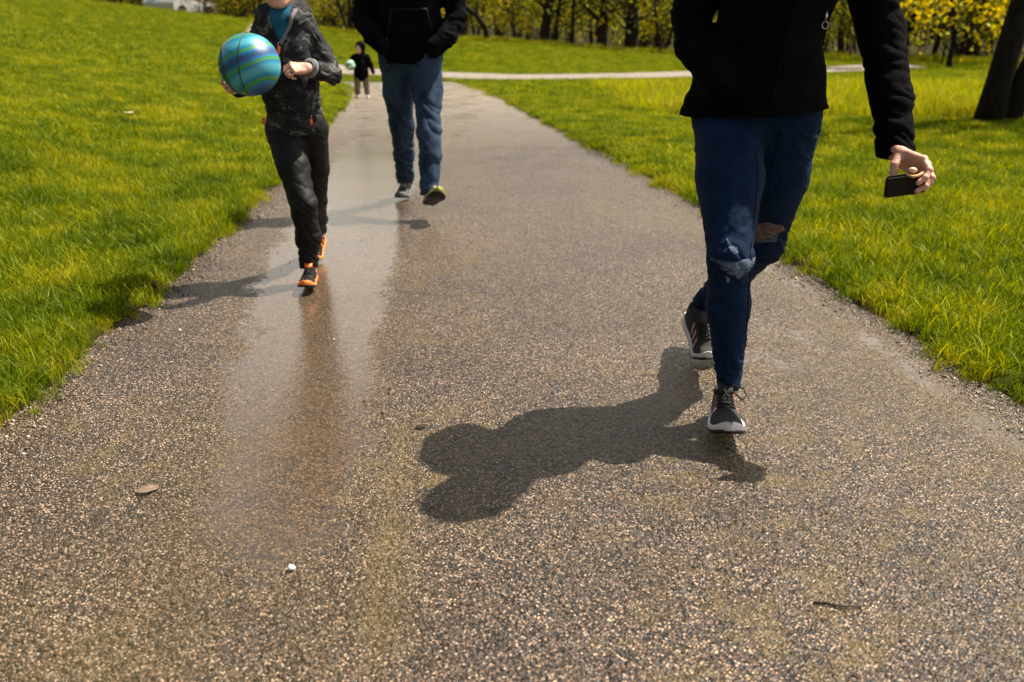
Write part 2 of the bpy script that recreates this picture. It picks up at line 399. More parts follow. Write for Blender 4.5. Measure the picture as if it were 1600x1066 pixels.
# where the film of water stands: a long strip left of the middle, wider further off, and along the right kerb edge
lx = np.interp(PY, [1.2, 1.9, 2.6, 4, 6, 9, 14, 21], [-.62, -.80, -.95, -1.22, -1.45, -1.75, -2.3, -3.2])
rx = np.interp(PY, [1.2, 1.9, 2.6, 4, 6, 8, 11, 14, 21], [-.42, -.36, -.42, -.54, -.66, -.70, -.4, -.3, -.9])
film = sstep(-.10, .20, PX - lx) * sstep(-.10, .14, rx - PX) * (.40 + .6 * sstep(1.45, 2.2, PY)) * (1 - .5 * sstep(7.5, 11, PY))
film = np.maximum(film, .42 * sstep(7.5, 12, PY))
film = np.maximum(film, .55 * np.exp(-((xr[:, None] - PX - .13) / .08) ** 2) * sstep(8, 3, PY))
film = np.maximum(film, .42 * np.exp(-((PX - .95) / .5) ** 2 - ((PY - 3.1) / .6) ** 2))
fattr(path, 'film', film)
silt = np.exp(-((PX - lx - .1) / .28) ** 2) * .55 * sstep(3.4, 1.6, PY) + .9 * np.exp(-((PX - (-.28 - .06 * (PY - 1.9))) / .05) ** 2) * sstep(2.7, 2.2, PY) * sstep(1.2, 1.6, PY)
silt = np.maximum(silt, film * 1.0 * sstep(6, 3, PY))
silt = np.maximum(silt, .75 * np.exp(-((xr[:, None] - PX - .17) / .1) ** 2) * sstep(9, 3, PY))
silt = np.maximum(silt, .6 * sstep(2.3, 1.3, PY) * sstep(.1, -.7, PX))
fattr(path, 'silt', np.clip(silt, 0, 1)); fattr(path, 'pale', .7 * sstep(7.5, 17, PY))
# cross path
seg = []
for k in range(len(BR) - 1):
    for t in np.linspace(0, 1, 10, endpoint=False):
        p0 = BR[max(k - 1, 0)]; p1 = BR[k]; p2 = BR[k + 1]; p3 = BR[min(k + 2, len(BR) - 1)]
        seg.append(.5 * ((2 * p1) + (p2 - p0) * t + (2 * p0 - 5 * p1 + 4 * p2 - p3) * t * t + (3 * p1 - p0 - 3 * p2 + p3) * t ** 3))
seg = np.array(seg); tg = np.gradient(seg, axis=0); tg /= np.linalg.norm(tg, axis=1)[:, None]; nr = np.stack([-tg[:, 1], tg[:, 0]], 1)
ww = np.linspace(-1.3, 1.3, 9)
endw = np.clip(np.sqrt(np.clip((len(seg) - np.arange(len(seg))) / 8, 0, 1)), .2, 1)
Q = seg[:, None] + nr[:, None] * (ww[None, :, None] * endw[:, None, None])
qz = hill(Q[..., 0], Q[..., 1]) + .03
idx = np.arange(Q.shape[0] * Q.shape[1]).reshape(Q.shape[:2])
F = np.stack([idx[:-1, :-1], idx[1:, :-1], idx[1:, 1:], idx[:-1, 1:]], -1).reshape(-1, 4)[:, ::-1]
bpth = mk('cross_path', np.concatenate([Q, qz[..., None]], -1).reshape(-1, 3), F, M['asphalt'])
tag(bpth, 'pale paved path crossing behind the walkers', kind='structure')
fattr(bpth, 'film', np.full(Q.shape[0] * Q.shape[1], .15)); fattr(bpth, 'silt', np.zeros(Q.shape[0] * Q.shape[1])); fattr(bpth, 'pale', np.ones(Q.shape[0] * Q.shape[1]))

# ------------------------------------------------------------------ scattered things by instancing (stuff)
def gn_scatter(name, pts, rot, scl, idxs, protos, label, cat):
    me = bpy.data.meshes.new(name); me.vertices.add(len(pts)); me.vertices.foreach_set('co', np.asarray(pts, np.float32).ravel())
    a = me.attributes.new('rot', 'FLOAT_VECTOR', 'POINT'); a.data.foreach_set('vector', np.asarray(rot, np.float32).ravel())
    a = me.attributes.new('scl', 'FLOAT_VECTOR', 'POINT'); a.data.foreach_set('vector', np.asarray(scl, np.float32).ravel())
    a = me.attributes.new('pick', 'INT', 'POINT'); a.data.foreach_set('value', np.asarray(idxs, np.int32))
    o = bpy.data.objects.new(name, me); C.objects.link(o); tag(o, label, cat, kind='stuff')
    ng = bpy.data.node_groups.new(name + '_scatter', 'GeometryNodeTree')
    ng.interface.new_socket('Geometry', in_out='INPUT', socket_type='NodeSocketGeometry')
    ng.interface.new_socket('Geometry', in_out='OUTPUT', socket_type='NodeSocketGeometry')
    gi = ng.nodes.new('NodeGroupInput'); go = ng.nodes.new('NodeGroupOutput'); jn = ng.nodes.new('GeometryNodeJoinGeometry')
    na = {}
    for nm, ty in (('rot', 'FLOAT_VECTOR'), ('scl', 'FLOAT_VECTOR'), ('pick', 'INT')):
        x = ng.nodes.new('GeometryNodeInputNamedAttribute'); x.data_type = ty; x.inputs[0].default_value = nm; na[nm] = x
    e2r = ng.nodes.new('FunctionNodeEulerToRotation'); ng.links.new(na['rot'].outputs[0], e2r.inputs[0])
    for k, pr in enumerate(protos):
        oi = ng.nodes.new('GeometryNodeObjectInfo'); oi.inputs['Object'].default_value = pr; oi.inputs['As Instance'].default_value = True
        cmp_ = ng.nodes.new('FunctionNodeCompare'); cmp_.data_type = 'INT'; cmp_.operation = 'EQUAL'
        ia = [s for s in cmp_.inputs if s.enabled and s.type == 'INT']
        ng.links.new(na['pick'].outputs[0], ia[0]); ia[1].default_value = k
        ip = ng.nodes.new('GeometryNodeInstanceOnPoints')
        ng.links.new(gi.outputs[0], ip.inputs['Points']); ng.links.new(cmp_.outputs[0], ip.inputs['Selection'])
        ng.links.new(oi.outputs['Geometry'], ip.inputs['Instance']); ng.links.new(e2r.outputs[0], ip.inputs['Rotation'])
        ng.links.new(na['scl'].outputs[0], ip.inputs['Scale']); ng.links.new(ip.outputs[0], jn.inputs[0])
    ng.links.new(jn.outputs[0], go.inputs[0])
    md = o.modifiers.new('scatter', 'NODES'); md.node_group = ng
    return o
def proto(name, V, F, mat, smooth=True):
    return bpy.data.objects.new(name, mesh_from(name, V, F, mat, smooth))
def blades(n, r, h0, h1, wd, lean, rng, curve=.6):
    V = []; F = []
    for k in range(n):
        a = rng.uniform(0, 6.283); q = r * math.sqrt(rng.uniform()); bx, by = q * math.cos(a), q * math.sin(a)
        h = rng.uniform(h0, h1); d = rng.uniform(0, 6.283); ln = lean * rng.uniform(.2, 1) * h; wv = wd * rng.uniform(.6, 1.25)
        dx, dy = math.cos(d), math.sin(d); f = rng.uniform(0, 3.14); sx, sy = math.cos(f) * wv / 2, math.sin(f) * wv / 2
        i = len(V)
        for t, wt in ((0, .8), (.4, 1), (.75, .7)):
            o_ = ln * (t ** 1.8); z = h * (t - curve * .35 * t * t * min(1, ln / h))
            V += [(bx + dx * o_ - sx * wt, by + dy * o_ - sy * wt, z), (bx + dx * o_ + sx * wt, by + dy * o_ + sy * wt, z)]
        V.append((bx + dx * ln * 1.15, by + dy * ln * 1.15, h * (1 - curve * .45 * min(1, ln / h))))
        F += [(i, i + 1, i + 3, i + 2), (i + 2, i + 3, i + 5, i + 4), (i + 4, i + 5, i + 6)]
    return V, F
rg = np.random.default_rng(5)
near = [proto('grass_tuft', *blades(26, .045, .028, .070, .0030, .9, rg), M['grass']) for _ in range(4)]
near.append(proto('grass_tuft', *blades(12, .03, .07, .125, .0042, 1.0, rg), M['grass']))
mid_ = [proto('grass_tuft', *blades(34, .10, .04, .09, .006, .9, rg), M['grass']) for _ in range(4)]
far_ = [proto('grass_tuft', *blades(40, .26, .03, .055, .012, .9, rg), M['grass']) for _ in range(3)]
tall = [proto('tall_grass_tuft', *blades(30, .13, .10, .26, .008, .6, rg), M['tallgrass']) for _ in range(3)]
def lawn_pts(n, y0, y1, marg, rng, inset=.015):
    y = rng.uniform(y0, y1, n * 3); x = rng.uniform(-1, 1, n * 3) * (.60 * y1 + marg)
    k = np.abs(x) < .60 * y + marg; x, y = x[k], y[k]
    d = path_d(x, y) + edge_noise(x, y) * 1.6
    k = (d > inset - .045 * rng.uniform(size=len(x)) ** 2) & (y < wood_edge(x) + 1.5)
    return x[k][:n], y[k][:n], d[k][:n]
def area_n(y0, y1, marg, dens): return int(dens * (y1 - y0) * 2 * (.6 * (y0 + y1) / 2 + marg))
def scatter_grass(name, dens, y0, y1, marg, protos, label, seed, smin=.66, smax=1.08, sel=None):
    rng = np.random.default_rng(seed)
    n = area_n(y0, y1, marg, dens); x, y, d = lawn_pts(n, y0, y1, marg, rng)
    if sel is not None:
        k = sel(x, y, rng); x, y, d = x[k], y[k], d[k]
    z = hill(x, y) + .02 * sstep(0, .08, d)
    s = rng.uniform(smin, smax, len(x))
    pat = fbm(np.stack([x * .9, y * .9, 0 * x], 1), 2, 6)
    s *= (1 + .28 * pat) * (.72 + .28 * sstep(0, .1, d)) * (1 - .5 * sstep(12, 19, y) * sstep(6, 1, br_dist(x, y)) * (y < 30))
    rot = np.stack([rng.normal(0, .12, len(x)), rng.normal(0, .12, len(x)), rng.uniform(0, 6.283, len(x))], 1)
    pk = rng.integers(0, len(protos), len(x))
    scl = np.stack([s * rng.uniform(.9, 1.2, len(x)), s * rng.uniform(.9, 1.2, len(x)), s], 1)
    return gn_scatter(name, np.stack([x, y, z], 1), rot, scl, pk, protos, label, 'grass')
scatter_grass('near_grass', 640, 1.0, 7.2, 2.4, near, 'short bright green lawn grass close beside the wet path', 11)
scatter_grass('middle_grass', 210, 7.2, 16, 3.2, mid_, 'short green lawn grass further along both sides of the path', 12)
scatter_grass('far_grass', 34, 16, 52, 7, far_, 'short yellow green grass on the far lawn before the trees', 13, .8, 1.3)
def tallsel(x, y, rng):
    n_ = pn(np.stack([x * .6, y * .9, 0 * x], 1), 21)
    m_ = (x > 1.6) & (y > 11.5 + .25 * n_) & (y < 19.5) & ((x - 1.6) > (13.2 - y) * 1.2)
    hedge = np.abs(y - 11.9 - .2 * n_) < .55
    return m_ & ((rng.uniform(size=len(x)) < .35 + .5 * n_) | (hedge & (x > 3)))
scatter_grass('tall_grass', 70, 10.5, 20, 1.5, tall, 'taller unmown yellow green grass strip around the big twin trunk', 14, .7, 1.15, tallsel)
def edgesel(x, y, rng): return (y > wood_edge(x) - 1.6)
scatter_grass('wood_edge_grass', 14, 26, 52, 3, tall, 'ragged tall grass growing along the foot of the woodland', 15, .8, 1.5, edgesel)

# loose chips along the path edges
def stone(rng, r=1.0, flat=.6):
    bm = bmesh.new(); bmesh.ops.create_icosphere(bm, subdivisions=1, radius=r)
    for v in bm.verts:
        v.co *= rng.uniform(.75, 1.2); v.co.z *= flat
    me = bmesh_to(bm, 'stone'); return me
def bmesh_to(bm, name):
    me = bpy.data.meshes.new(name); bm.to_mesh(me); bm.free(); return me
M['stone'] = plain('loose_chip', (.2, .16, .12), .6, .4, var=.5, scale=90)
def chipmat():
    m, n, b = nmat('edge_chip'); oi = N(n, 'ShaderNodeObjectInfo')
    r = ramp(n, oi.outputs['Random'], [(0, (.03, .022, .016)), (.5, (.12, .085, .055)), (.85, (.22, .17, .12)), (1, (.45, .4, .33))])
    n.links.new(r.outputs[0], b.inputs['Base Color']); b.inputs['Roughness'].default_value = .45; return m
M['chip'] = chipmat()
chips = []
for k in range(4):
    me = stone(rg); me.materials.append(M['chip']); chips.append(bpy.data.objects.new('loose_chip', me))
rng = np.random.default_rng(31)
cy = 1.0 + 9 * rng.uniform(size=9000) ** 1.7; side = rng.integers(0, 2, len(cy))
off = np.abs(rng.normal(0, .075, len(cy))) - .03
cx = np.where(side == 0, smooth_i(LE, cy) + off, smooth_i(RE, cy) - off)
ex = rng.uniform(-1.3, 1.4, 700); ey = rng.uniform(1.1, 5, 700); cx = np.concatenate([cx, ex]); cy = np.concatenate([cy, ey])
sc_ = rng.gamma(3, .0008, len(cx)) + .001; sc_[9000:] *= .7
gn_scatter('loose_chips', np.stack([cx, cy, hill(cx, cy) + sc_ * .4], 1), rng.uniform(0, 6.28, (len(cx), 3)) * [.1, .1, 1], np.repeat(sc_[:, None], 3, 1), rng.integers(0, 4, len(cx)), chips,
           'loose stone chips and grit lying along both edges of the path', 'gravel')

# ------------------------------------------------------------------ trees
def tubes(paths, nseg=7):
    V = []; F = []
    for pts, rs in paths:
        pts = [Vector(p) for p in pts]; base = len(V)
        for i, (p, r) in enumerate(zip(pts, rs)):
            t = (pts[min(i + 1, len(pts) - 1)] - pts[max(i - 1, 0)]).normalized()
            u = t.orthogonal().normalized() if i == 0 else (u - t * u.dot(t)).normalized()
            v = t.cross(u)
            for k in range(nseg):
                a = 6.28318 * k / nseg; q = p + (u * math.cos(a) + v * math.sin(a)) * r; V.append((q.x, q.y, q.z))
        for i in range(len(pts) - 1):
            for k in range(nseg):
                a = base + i * nseg + k; b_ = base + i * nseg + (k + 1) % nseg
                F.append((a, b_, b_ + nseg, a + nseg))
        F.append(tuple(base + (len(pts) - 1) * nseg + k for k in range(nseg)))
        F.append(tuple(base + k for k in reversed(range(nseg))))
    return V, F
def grow(p, d, length, r, depth, rng, out, tips, wig=.12, up=.05, kids=(2, 4), minr=.006):
    n = max(4, int(length / .35)); pts = [p.copy()]; rs = [r]; q = p.copy(); dd = d.copy()
    for i in range(n):
        dd = (dd + Vector((rng.normal(0, wig), rng.normal(0, wig), rng.normal(0, wig * .6) + up))).normalized()
        q = q + dd * (length / n); pts.append(q.copy()); rs.append(max(minr * .6, r * (1 - .72 * (i + 1) / n)))
        if depth > 0 and i >= n * .3 and rng.uniform() < kids[1] / n * 1.3:
            a = rng.uniform(0, 6.283); side = dd.orthogonal().normalized(); side.rotate(Matrix.Rotation(a, 3, dd))
            grow(q.copy(), (dd * .65 + side * .8).normalized(), length * rng.uniform(.35, .6), max(minr, rs[-1] * .6), depth - 1, rng, out, tips, wig * 1.2, up, kids, minr)
    if depth > 0:
        for _ in range(kids[0]):
            a = rng.uniform(0, 6.283); side = dd.orthogonal().normalized(); side.rotate(Matrix.Rotation(a, 3, dd))
            grow(q.copy(), (dd + side * .6).normalized(), length * rng.uniform(.4, .6), max(minr, rs[-1] * .8), depth - 1, rng, out, tips, wig * 1.2, up, kids, minr)
    out.append((pts, rs)); tips.extend(pts[len(pts) // 3:] if depth <= 1 else [])
def leaves(tips, n, size, spread, rng, droop=0):
    V = []; F = []
    for k in range(n):
        t = tips[rng.integers(0, len(tips))]
        c = np.array(t) + rng.normal(0, spread, 3); c[2] -= abs(rng.normal(0, droop)) if droop else 0
        a = rng.normal(size=3); a /= np.linalg.norm(a); b_ = np.cross(a, rng.normal(size=3)); b_ /= np.linalg.norm(b_)
        s = size * rng.uniform(.5, 1.3); i = len(V)
        V += [c - a * s * .5, c + b_ * s * .33 , c + a * s * .55, c - b_ * s * .33]
        F.append((i, i + 1, i + 2, i + 3))
    return V, F
def tree(name, label, cat, loc, seed, H, r, leafm, nleaf, lsize, spread, group=None, lean=(0, 0), barkm='bark2', depth=2, wig=.07, clear=.35, stems=1, droop=0, kids=(2, 5), rz=0):
    rng = np.random.default_rng(seed); t = thing(name, label, cat, loc, rz, group)
    out = []; tips = []
    for s in range(stems):
        a = rng.uniform(0, 6.283); dsp = Vector((lean[0] + (.25 * math.cos(a) if stems > 1 else 0), lean[1] + (.25 * math.sin(a) if stems > 1 else 0), 1)).normalized()
        n = 12; p = Vector((0, 0, -.15)); dd = dsp; pts = [p.copy()]; rs = [r * 1.45]; LL = H * .72
        for i in range(n):
            dd = (dd + Vector((rng.normal(0, wig), rng.normal(0, wig), .03))).normalized(); p = p + dd * LL / n
            pts.append(p.copy()); rs.append(r * (1 - .6 * (i + 1) / n))
            if (i + 1) / n > clear:
                for _ in range(2 if rng.uniform() < .7 else 1):
                    a = rng.uniform(0, 6.283); side = dd.orthogonal().normalized(); side.rotate(Matrix.Rotation(a, 3, dd))
                    grow(p.copy(), (dd * .45 + side).normalized(), H * rng.uniform(.16, .34), rs[-1] * .42, depth - 1, rng, out, tips, .13, .06, kids)
        grow(p.copy(), dd, H * .28, rs[-1] * .8, depth, rng, out, tips, .12, .06, kids)
        out.append((pts, rs))
    V, F = tubes(out, 7)
    off = Vector(loc)
    mk('trunk', np.array(V) + np.array(off), F, M[barkm], t)
    V, F = leaves(tips, nleaf, lsize, spread, rng, droop)
    mk('crown', np.array(V) + np.array(off), F, leafm, t, smooth=False)
    return t
def zh(x, y): return float(hill(np.array([x]), np.array([y]))[0])

# big twin trunk at the right
def twin_tree():
    x0, y0 = 5.80, 11.15; z0 = zh(x0, y0)
    t = thing('twin_trunk_tree', 'big dark twin-trunked tree leaning right at the right edge of the lawn', 'tree', (x0, y0, z0))
    rng = np.random.default_rng(3); out = []; tips = []
    def stem(p, dirs, r0, r1, step, s0):
        pts = [Vector(p)]; rs = [r0 * 1.25]; q = Vector(p)
        for i, d in enumerate(dirs):
            q = q + Vector(d).normalized() * step; pts.append(q.copy()); rs.append(r0 + (r1 - r0) * (i + 1) / len(dirs))
            if i >= s0:
                for _ in range(2):
                    a = rng.uniform(0, 6.283); sd = Vector((math.cos(a), math.sin(a), .5)).normalized()
                    grow(q.copy(), sd, rng.uniform(1.4, 2.8), rs[-1] * .4, 1, rng, out, tips, .14, .05, (2, 4))
        grow(q.copy(), Vector(dirs[-1]).normalized(), 2.5, r1, 2, rng, out, tips, .12, .05, (2, 4))
        out.append((pts, rs))
    stem((-.11, 0, -.12), [(.10, 0, 1), (.13, 0, 1), (.16, 0, 1), (.18, .02, 1), (.2, .02, 1), (.2, .05, 1), (.22, .05, 1), (.25, .1, 1), (.2, .1, 1), (.2, .1, 1), (.2, .1, 1)], .155, .07, .62, 7)
    stem((.10, .02, -.12), [(.22, 0, 1), (.42, 0, 1), (.50, 0, 1), (.5, .05, 1), (.45, .1, 1), (.4, .1, 1), (.4, .1, 1), (.4, .1, 1), (.3, .1, 1)], .135, .06, .62, 6)
    V, F = tubes(out, 14); V = np.array(V)
    n = pn(V * [6, 6, 1.6], 3) * .018 + pn(V * [16, 16, 4], 5) * .008
    V[:, 0] += n; V[:, 1] += n * .8
    mk('trunk', V + [x0, y0, z0], F, M['bark'], t)
    V, F = leaves(tips, 2600, .075, .22, rng)
    mk('crown', np.array(V) + [x0, y0, z0], F, M['leaf_g'], t, smooth=False)
twin_tree()
tree('shade_tree', 'tall thin-leaved tree standing beyond the right edge of the photo, shading the lawn', 'tree', (10.6, 12.4, 0), 44, 11, .2, M['leaf_g'], 5200, .12, .3, barkm='bark', clear=.35)
# leafy yellow tree hanging low at the right
tree('yellow_leaved_tree', 'small tree with low hanging bright yellow leaves right of the woman', 'tree', (13.6, 29.5, zh(13.6, 29.5)), 51, 6.4, .09, M['leaf_y'], 1700, .19, .30, barkm='bark', clear=.12, wig=.09, droop=.35)
tree('yellow_leaved_tree', 'smaller yellow-leaved tree against the wood just left of the big twin trunk', 'tree', (17.2, 31.5, zh(17.2, 31.5)), 52, 6.0, .08, M['leaf_y'], 1200, .19, .32, barkm='bark', clear=.12, wig=.09, droop=.3)

# woodland: prototypes then copies
WL = 'one of the slender half-bare spring trees massed in the woodland behind the lawn'
protos = []
rngw = np.random.default_rng(77)
specs = [(6.4, .16, 'leaf_o', 700, .2, .4, 1), (7.2, .22, 'leaf_g', 1100, .2, .45, 1), (5.6, .10, 'leaf_g', 900, .2, .4, 2), (6.5, .13, 'leaf_o', 600, .18, .35, 1), (5.0, .08, 'leaf_y', 800, .18, .4, 1), (6.6, .11, 'leaf_o', 400, .16, .4, 3), (7.2, .26, 'leaf_g', 500, .2, .5, 1)]
spots = []
for row in range(6):
    x = -44.0
    while x < 34:
        x += rngw.uniform(1.2, 3.2) * (1 + row * .15)
        spots.append((x, float(wood_edge(x)) + row * 3.4 + rngw.uniform(-.3, 3.0)))
WN = 'woodland trees behind the lawn'
for i, (x, y) in enumerate(spots):
    loc = (x, y, zh(x, y) - .05); k = i if i < len(specs) else int(rngw.integers(0, len(specs)))
    ln = rngw.normal(0, .04) + max(0, x) * .006
    if i < len(specs):
        H, r, lm, nl, ls, sp, stn = specs[i]
        t = tree('woodland_tree', WL, 'tree', loc, 100 + i, H, r, M[lm], nl, ls, sp, group=WN, clear=.2, stems=stn, wig=.06, depth=2, kids=(2, 4))
        t.rotation_euler = (0, ln, 0); protos.append(t)
    else:
        dup(protos[k], loc, rngw.uniform(0, 6.283), rngw.uniform(.8, 1.2), tilt=ln)
# the bent tree arching left at the wood's edge
def bent():
    x0, y0 = -1.2, 47.5; z0 = zh(x0, y0)
    t = thing('bent_tree', 'low bare tree arching left at the wood edge beside the man', 'tree', (x0, y0, z0))
    out = [([(0, 0, -.1), (-.1, 0, .6), (-.5, 0, 1.2), (-1.2, 0, 1.75), (-2.0, .1, 2.0), (-2.9, .1, 2.05), (-3.8, .2, 2.3)], [.16, .14, .12, .10, .08, .06, .03])]; tips = []
    rng = np.random.default_rng(8)
    for p, d in (((-1.2, 0, 1.75), (-.3, 0, 1)), ((-2, .1, 2), (-.2, .2, 1)), ((-2.9, .1, 2.05), (-.5, 0, .8)), ((-.5, 0, 1.2), (.1, .1, 1))):
        grow(Vector(p), Vector(d).normalized(), 2.2, .05, 1, rng, out, tips)
    V, F = tubes(out, 8); mk('trunk', np.array(V) + [x0, y0, z0], F, M['bark'], t)
    V, F = leaves(tips, 300, .14, .2, rng); mk('crown', np.array(V) + [x0, y0, z0], F, M['leaf_o'], t, smooth=False)
bent()
# shrubs in the understorey
SHL = {'leaf_g': 'one of the loose green bushes filling the woodland edge', 'leaf_o': 'one of the brown twiggy half-bare bushes at the woodland edge', 'leaf_y': 'one of the yellow green leafing bushes at the woodland edge'}
def shrub(loc, seed, lm, nl, H):
    rng = np.random.default_rng(seed); t = thing('shrub', SHL[lm], 'bush', loc, 0, 'bushes along the woodland edge: ' + {'leaf_g': 'green', 'leaf_o': 'brown', 'leaf_y': 'yellow'}[lm])
    out = []; tips = []
    for k in range(9):
        a = rng.uniform(0, 6.283); d = Vector((math.cos(a) * .6, math.sin(a) * .6, 1)).normalized()
        grow(Vector((math.cos(a) * .2, math.sin(a) * .2, -.05)), d, H * rng.uniform(.6, 1), .025, 2, rng, out, tips, .16, .03, (2, 4), .005)
    V, F = tubes(out, 4); mk('stems', np.array(V) + np.array(loc), F, M['bark2'], t)
    V, F = leaves(tips, nl, .14, .18, rng); mk('foliage', np.array(V) + np.array(loc), F, M[lm], t, smooth=False)
    return t
sp = []
kinds = [('leaf_g', 900, 2.2), ('leaf_o', 350, 1.9), ('leaf_y', 500, 2.0), ('leaf_g', 650, 3.0), ('leaf_o', 200, 2.6)]
x = -27.0; i = 0
while x < 32:
    x += rngw.uniform(.5, 1.5); y = float(wood_edge(x)) + rngw.uniform(.2, 7.0)
    loc = (x, y, zh(x, y))
    if i < 5: sp.append(shrub(loc, 200 + i, *kinds[i]))
    else:
        k = int(rngw.integers(0, 5)); dup(sp[k], loc, rngw.uniform(0, 6.283), rngw.uniform(.6, 1.15))
    i += 1
# deep wood beyond, one mass
out = []; tips = []
for k in range(520):
    x = rngw.uniform(-45, 60); y = float(wood_edge(x)) + rngw.uniform(20, 55); z = zh(x, y); h = rngw.uniform(4, 7); r = rngw.uniform(.06, .2)
    lx_, ly_ = rngw.normal(0, .05, 2) * h
    out.append(([(x, y, z - .2), (x + lx_ * .4, y + ly_, z + h * .5), (x + lx_, y, z + h)], [r, r * .7, r * .25]))
    for q in range(6): tips.append(Vector((x + rngw.normal(0, .8), y + rngw.normal(0, .8), z + rngw.uniform(.2, 1) * h * .6)))
V, F = tubes(out, 5); V2, F2 = leaves(tips, 34000, .36, 1.0, rngw)
nV = len(V); dw = mk('distant_wood', list(V) + list(V2), list(F) + [tuple(i + nV for i in f) for f in F2], [M['bark2'], M['leaf_o']], smooth=False, fm=[0] * len(F) + [1] * len(F2))
tag(dw, 'deep brown and olive woodland massed far behind the nearer trees', 'woodland', kind='stuff')
# ------------------------------------------------------------------ signed-distance modelling of bodies and clothes
def nv(a):
    a = np.array(a, float); return a / (np.linalg.norm(a) + 1e-9)
class Sdf:
    def __init__(s): s.p = []
    def cone(s, a, b, ra, rb=None, flat=None, k=None, sub=False):
        """round cone; flat = (axis, factor): thickness along axis divided by factor"""
        s.p.append(('c', np.array(a, float), np.array(b, float), ra, ra if rb is None else rb, flat, k, sub)); return s
    def chain(s, pts, rs, flat=None, k=None):
        for i in range(len(pts) - 1): s.cone(pts[i], pts[i + 1], rs[i], rs[i + 1], flat, k)
        return s
    def ell(s, c, r, R=None, k=None, sub=False):
        s.p.append(('e', np.array(c, float), np.array(r, float), None if R is None else np.array(R, float), None, None, k, sub)); return s
    def cut(s, point, normal):
        s.p.append(('h', np.array(point, float), nv(normal), None, None, None, None, False)); return s
    def mesh(s, h, k=.02, disp=None):
        lo = np.full(3, 1e9); hi = -lo
        for q in s.p:
            if q[0] == 'c' and not q[7]:
                for P, r in ((q[1], q[3]), (q[2], q[4])): lo = np.minimum(lo, P - r * 1.1); hi = np.maximum(hi, P + r * 1.1)
            elif q[0] == 'e' and not q[7]: r = q[2].max(); lo = np.minimum(lo, q[1] - r); hi = np.maximum(hi, q[1] + r)
        lo -= 4 * h + k; hi += 4 * h + k
        n = np.ceil((hi - lo) / h).astype(int) + 1
        ax = [lo[i] + h * np.arange(n[i]) for i in range(3)]
        D = np.full(n, .2, np.float32)
        for q in s.p:
            ty = q[0]; kk = k if q[6] is None else q[6]
            if ty == 'h':
                d = sum((ax[i] - q[1][i]).reshape([-1 if j == i else 1 for j in range(3)]) * q[2][i] for i in range(3)).astype(np.float32)
                np.maximum(D, d, out=D); continue
            if ty == 'c': r = max(q[3], q[4]) * 1.05; l_ = np.minimum(q[1], q[2]) - r; h_ = np.maximum(q[1], q[2]) + r
            else: l_ = q[1] - q[2].max(); h_ = q[1] + q[2].max()
            pad = kk + 5 * h
            i0 = np.clip(np.floor((l_ - pad - lo) / h).astype(int), 0, n - 1); i1 = np.clip(np.ceil((h_ + pad - lo) / h).astype(int) + 1, 1, n)
            G = [ax[i][i0[i]:i1[i]].reshape([-1 if j == i else 1 for j in range(3)]) for i in range(3)]
            if ty == 'c':
                a, b_, ra, rb, fl = q[1:6]
                g = [G[i] - a[i] for i in range(3)]; ab = b_ - a; f = 1.0
                if fl is not None:
                    nn, f = nv(fl[0]), fl[1]; dn = sum(g[i] * nn[i] for i in range(3)); dab = ab @ nn
                    g = [g[i] + nn[i] * dn * (f - 1) for i in range(3)]; ab = ab + nn * dab * (f - 1)
                L2 = max(ab @ ab, 1e-9); t = np.clip(sum(g[i] * ab[i] for i in range(3)) / L2, 0, 1)
                d = np.sqrt(sum((g[i] - ab[i] * t) ** 2 for i in range(3))) - (ra + (rb - ra) * t)
                if f > 1:  # rescale distance a little so blends stay even
                    d = d / (1 + (f - 1) * .35)
            else:
                g = [G[i] - q[1][i] for i in range(3)]
                if q[3] is not None: g = [sum(g[j] * q[3][j][i] for j in range(3)) for i in range(3)]
                qn = np.sqrt(sum((g[i] / q[2][i]) ** 2 for i in range(3))); d = (qn - 1) * q[2].min()
            sl_ = tuple(slice(i0[i], i1[i]) for i in range(3)); cur = D[sl_]
            if q[7]:
                d = -d; hh = np.clip(kk - np.abs(cur - d), 0, None) / max(kk, 1e-6); D[sl_] = np.maximum(cur, d) + hh * hh * kk * .25
            else:
                hh = np.clip(kk - np.abs(cur - d), 0, None) / max(kk, 1e-6); D[sl_] = np.minimum(cur, d) - hh * hh * kk * .25
        gd = openvdb.FloatGrid(3 * h); gd.copyFromArray(np.clip(D, -3 * h, 3 * h).astype(np.float32))
        V, Q = gd.convertToQuads(isovalue=0.0)
        V = V.astype(float) * h + lo; Q = Q.astype(np.int64)
        # outward winding
        a = V[Q[:, 0]]; nrm = np.cross(V[Q[:, 1]] - a, V[Q[:, 2]] - a)
        if (nrm * (a - V.mean(0))).sum() < 0: Q = Q[:, ::-1].copy()
        if disp is not None:
            nr_ = vnormals(V, Q); V = V + nr_ * disp(V, nr_)[:, None]
        return V, Q
def vnormals(V, Q):
    fn = np.cross(V[Q[:, 2]] - V[Q[:, 0]], V[Q[:, 3]] - V[Q[:, 1]])
    nn = np.zeros_like(V)
    for i in range(4):
        for c in range(3): nn[:, c] += np.bincount(Q[:, i], fn[:, c], len(V))
    return nn / (np.linalg.norm(nn, axis=1)[:, None] + 1e-12)
def join(parts):
    Vs, Fs, o = [], [], 0
    for V, Q in parts: Vs.append(V); Fs.append(Q + o); o += len(V)
    return np.concatenate(Vs), np.concatenate(Fs)
def folds(V, freq, diag=0., seed=0, sharp=2.0):
    """creases running round the limb, tilted by diag: ridged noise in 0..1"""
    P = np.stack([V[:, 0] * freq * .35, V[:, 1] * freq * .35, (V[:, 2] + diag * V[:, 0]) * freq], 1)
    P = P + .35 * np.stack([pn(V * freq * .5, seed + 7)] * 3, 1)
    return (1 - np.abs(pn(P, seed))) ** sharp
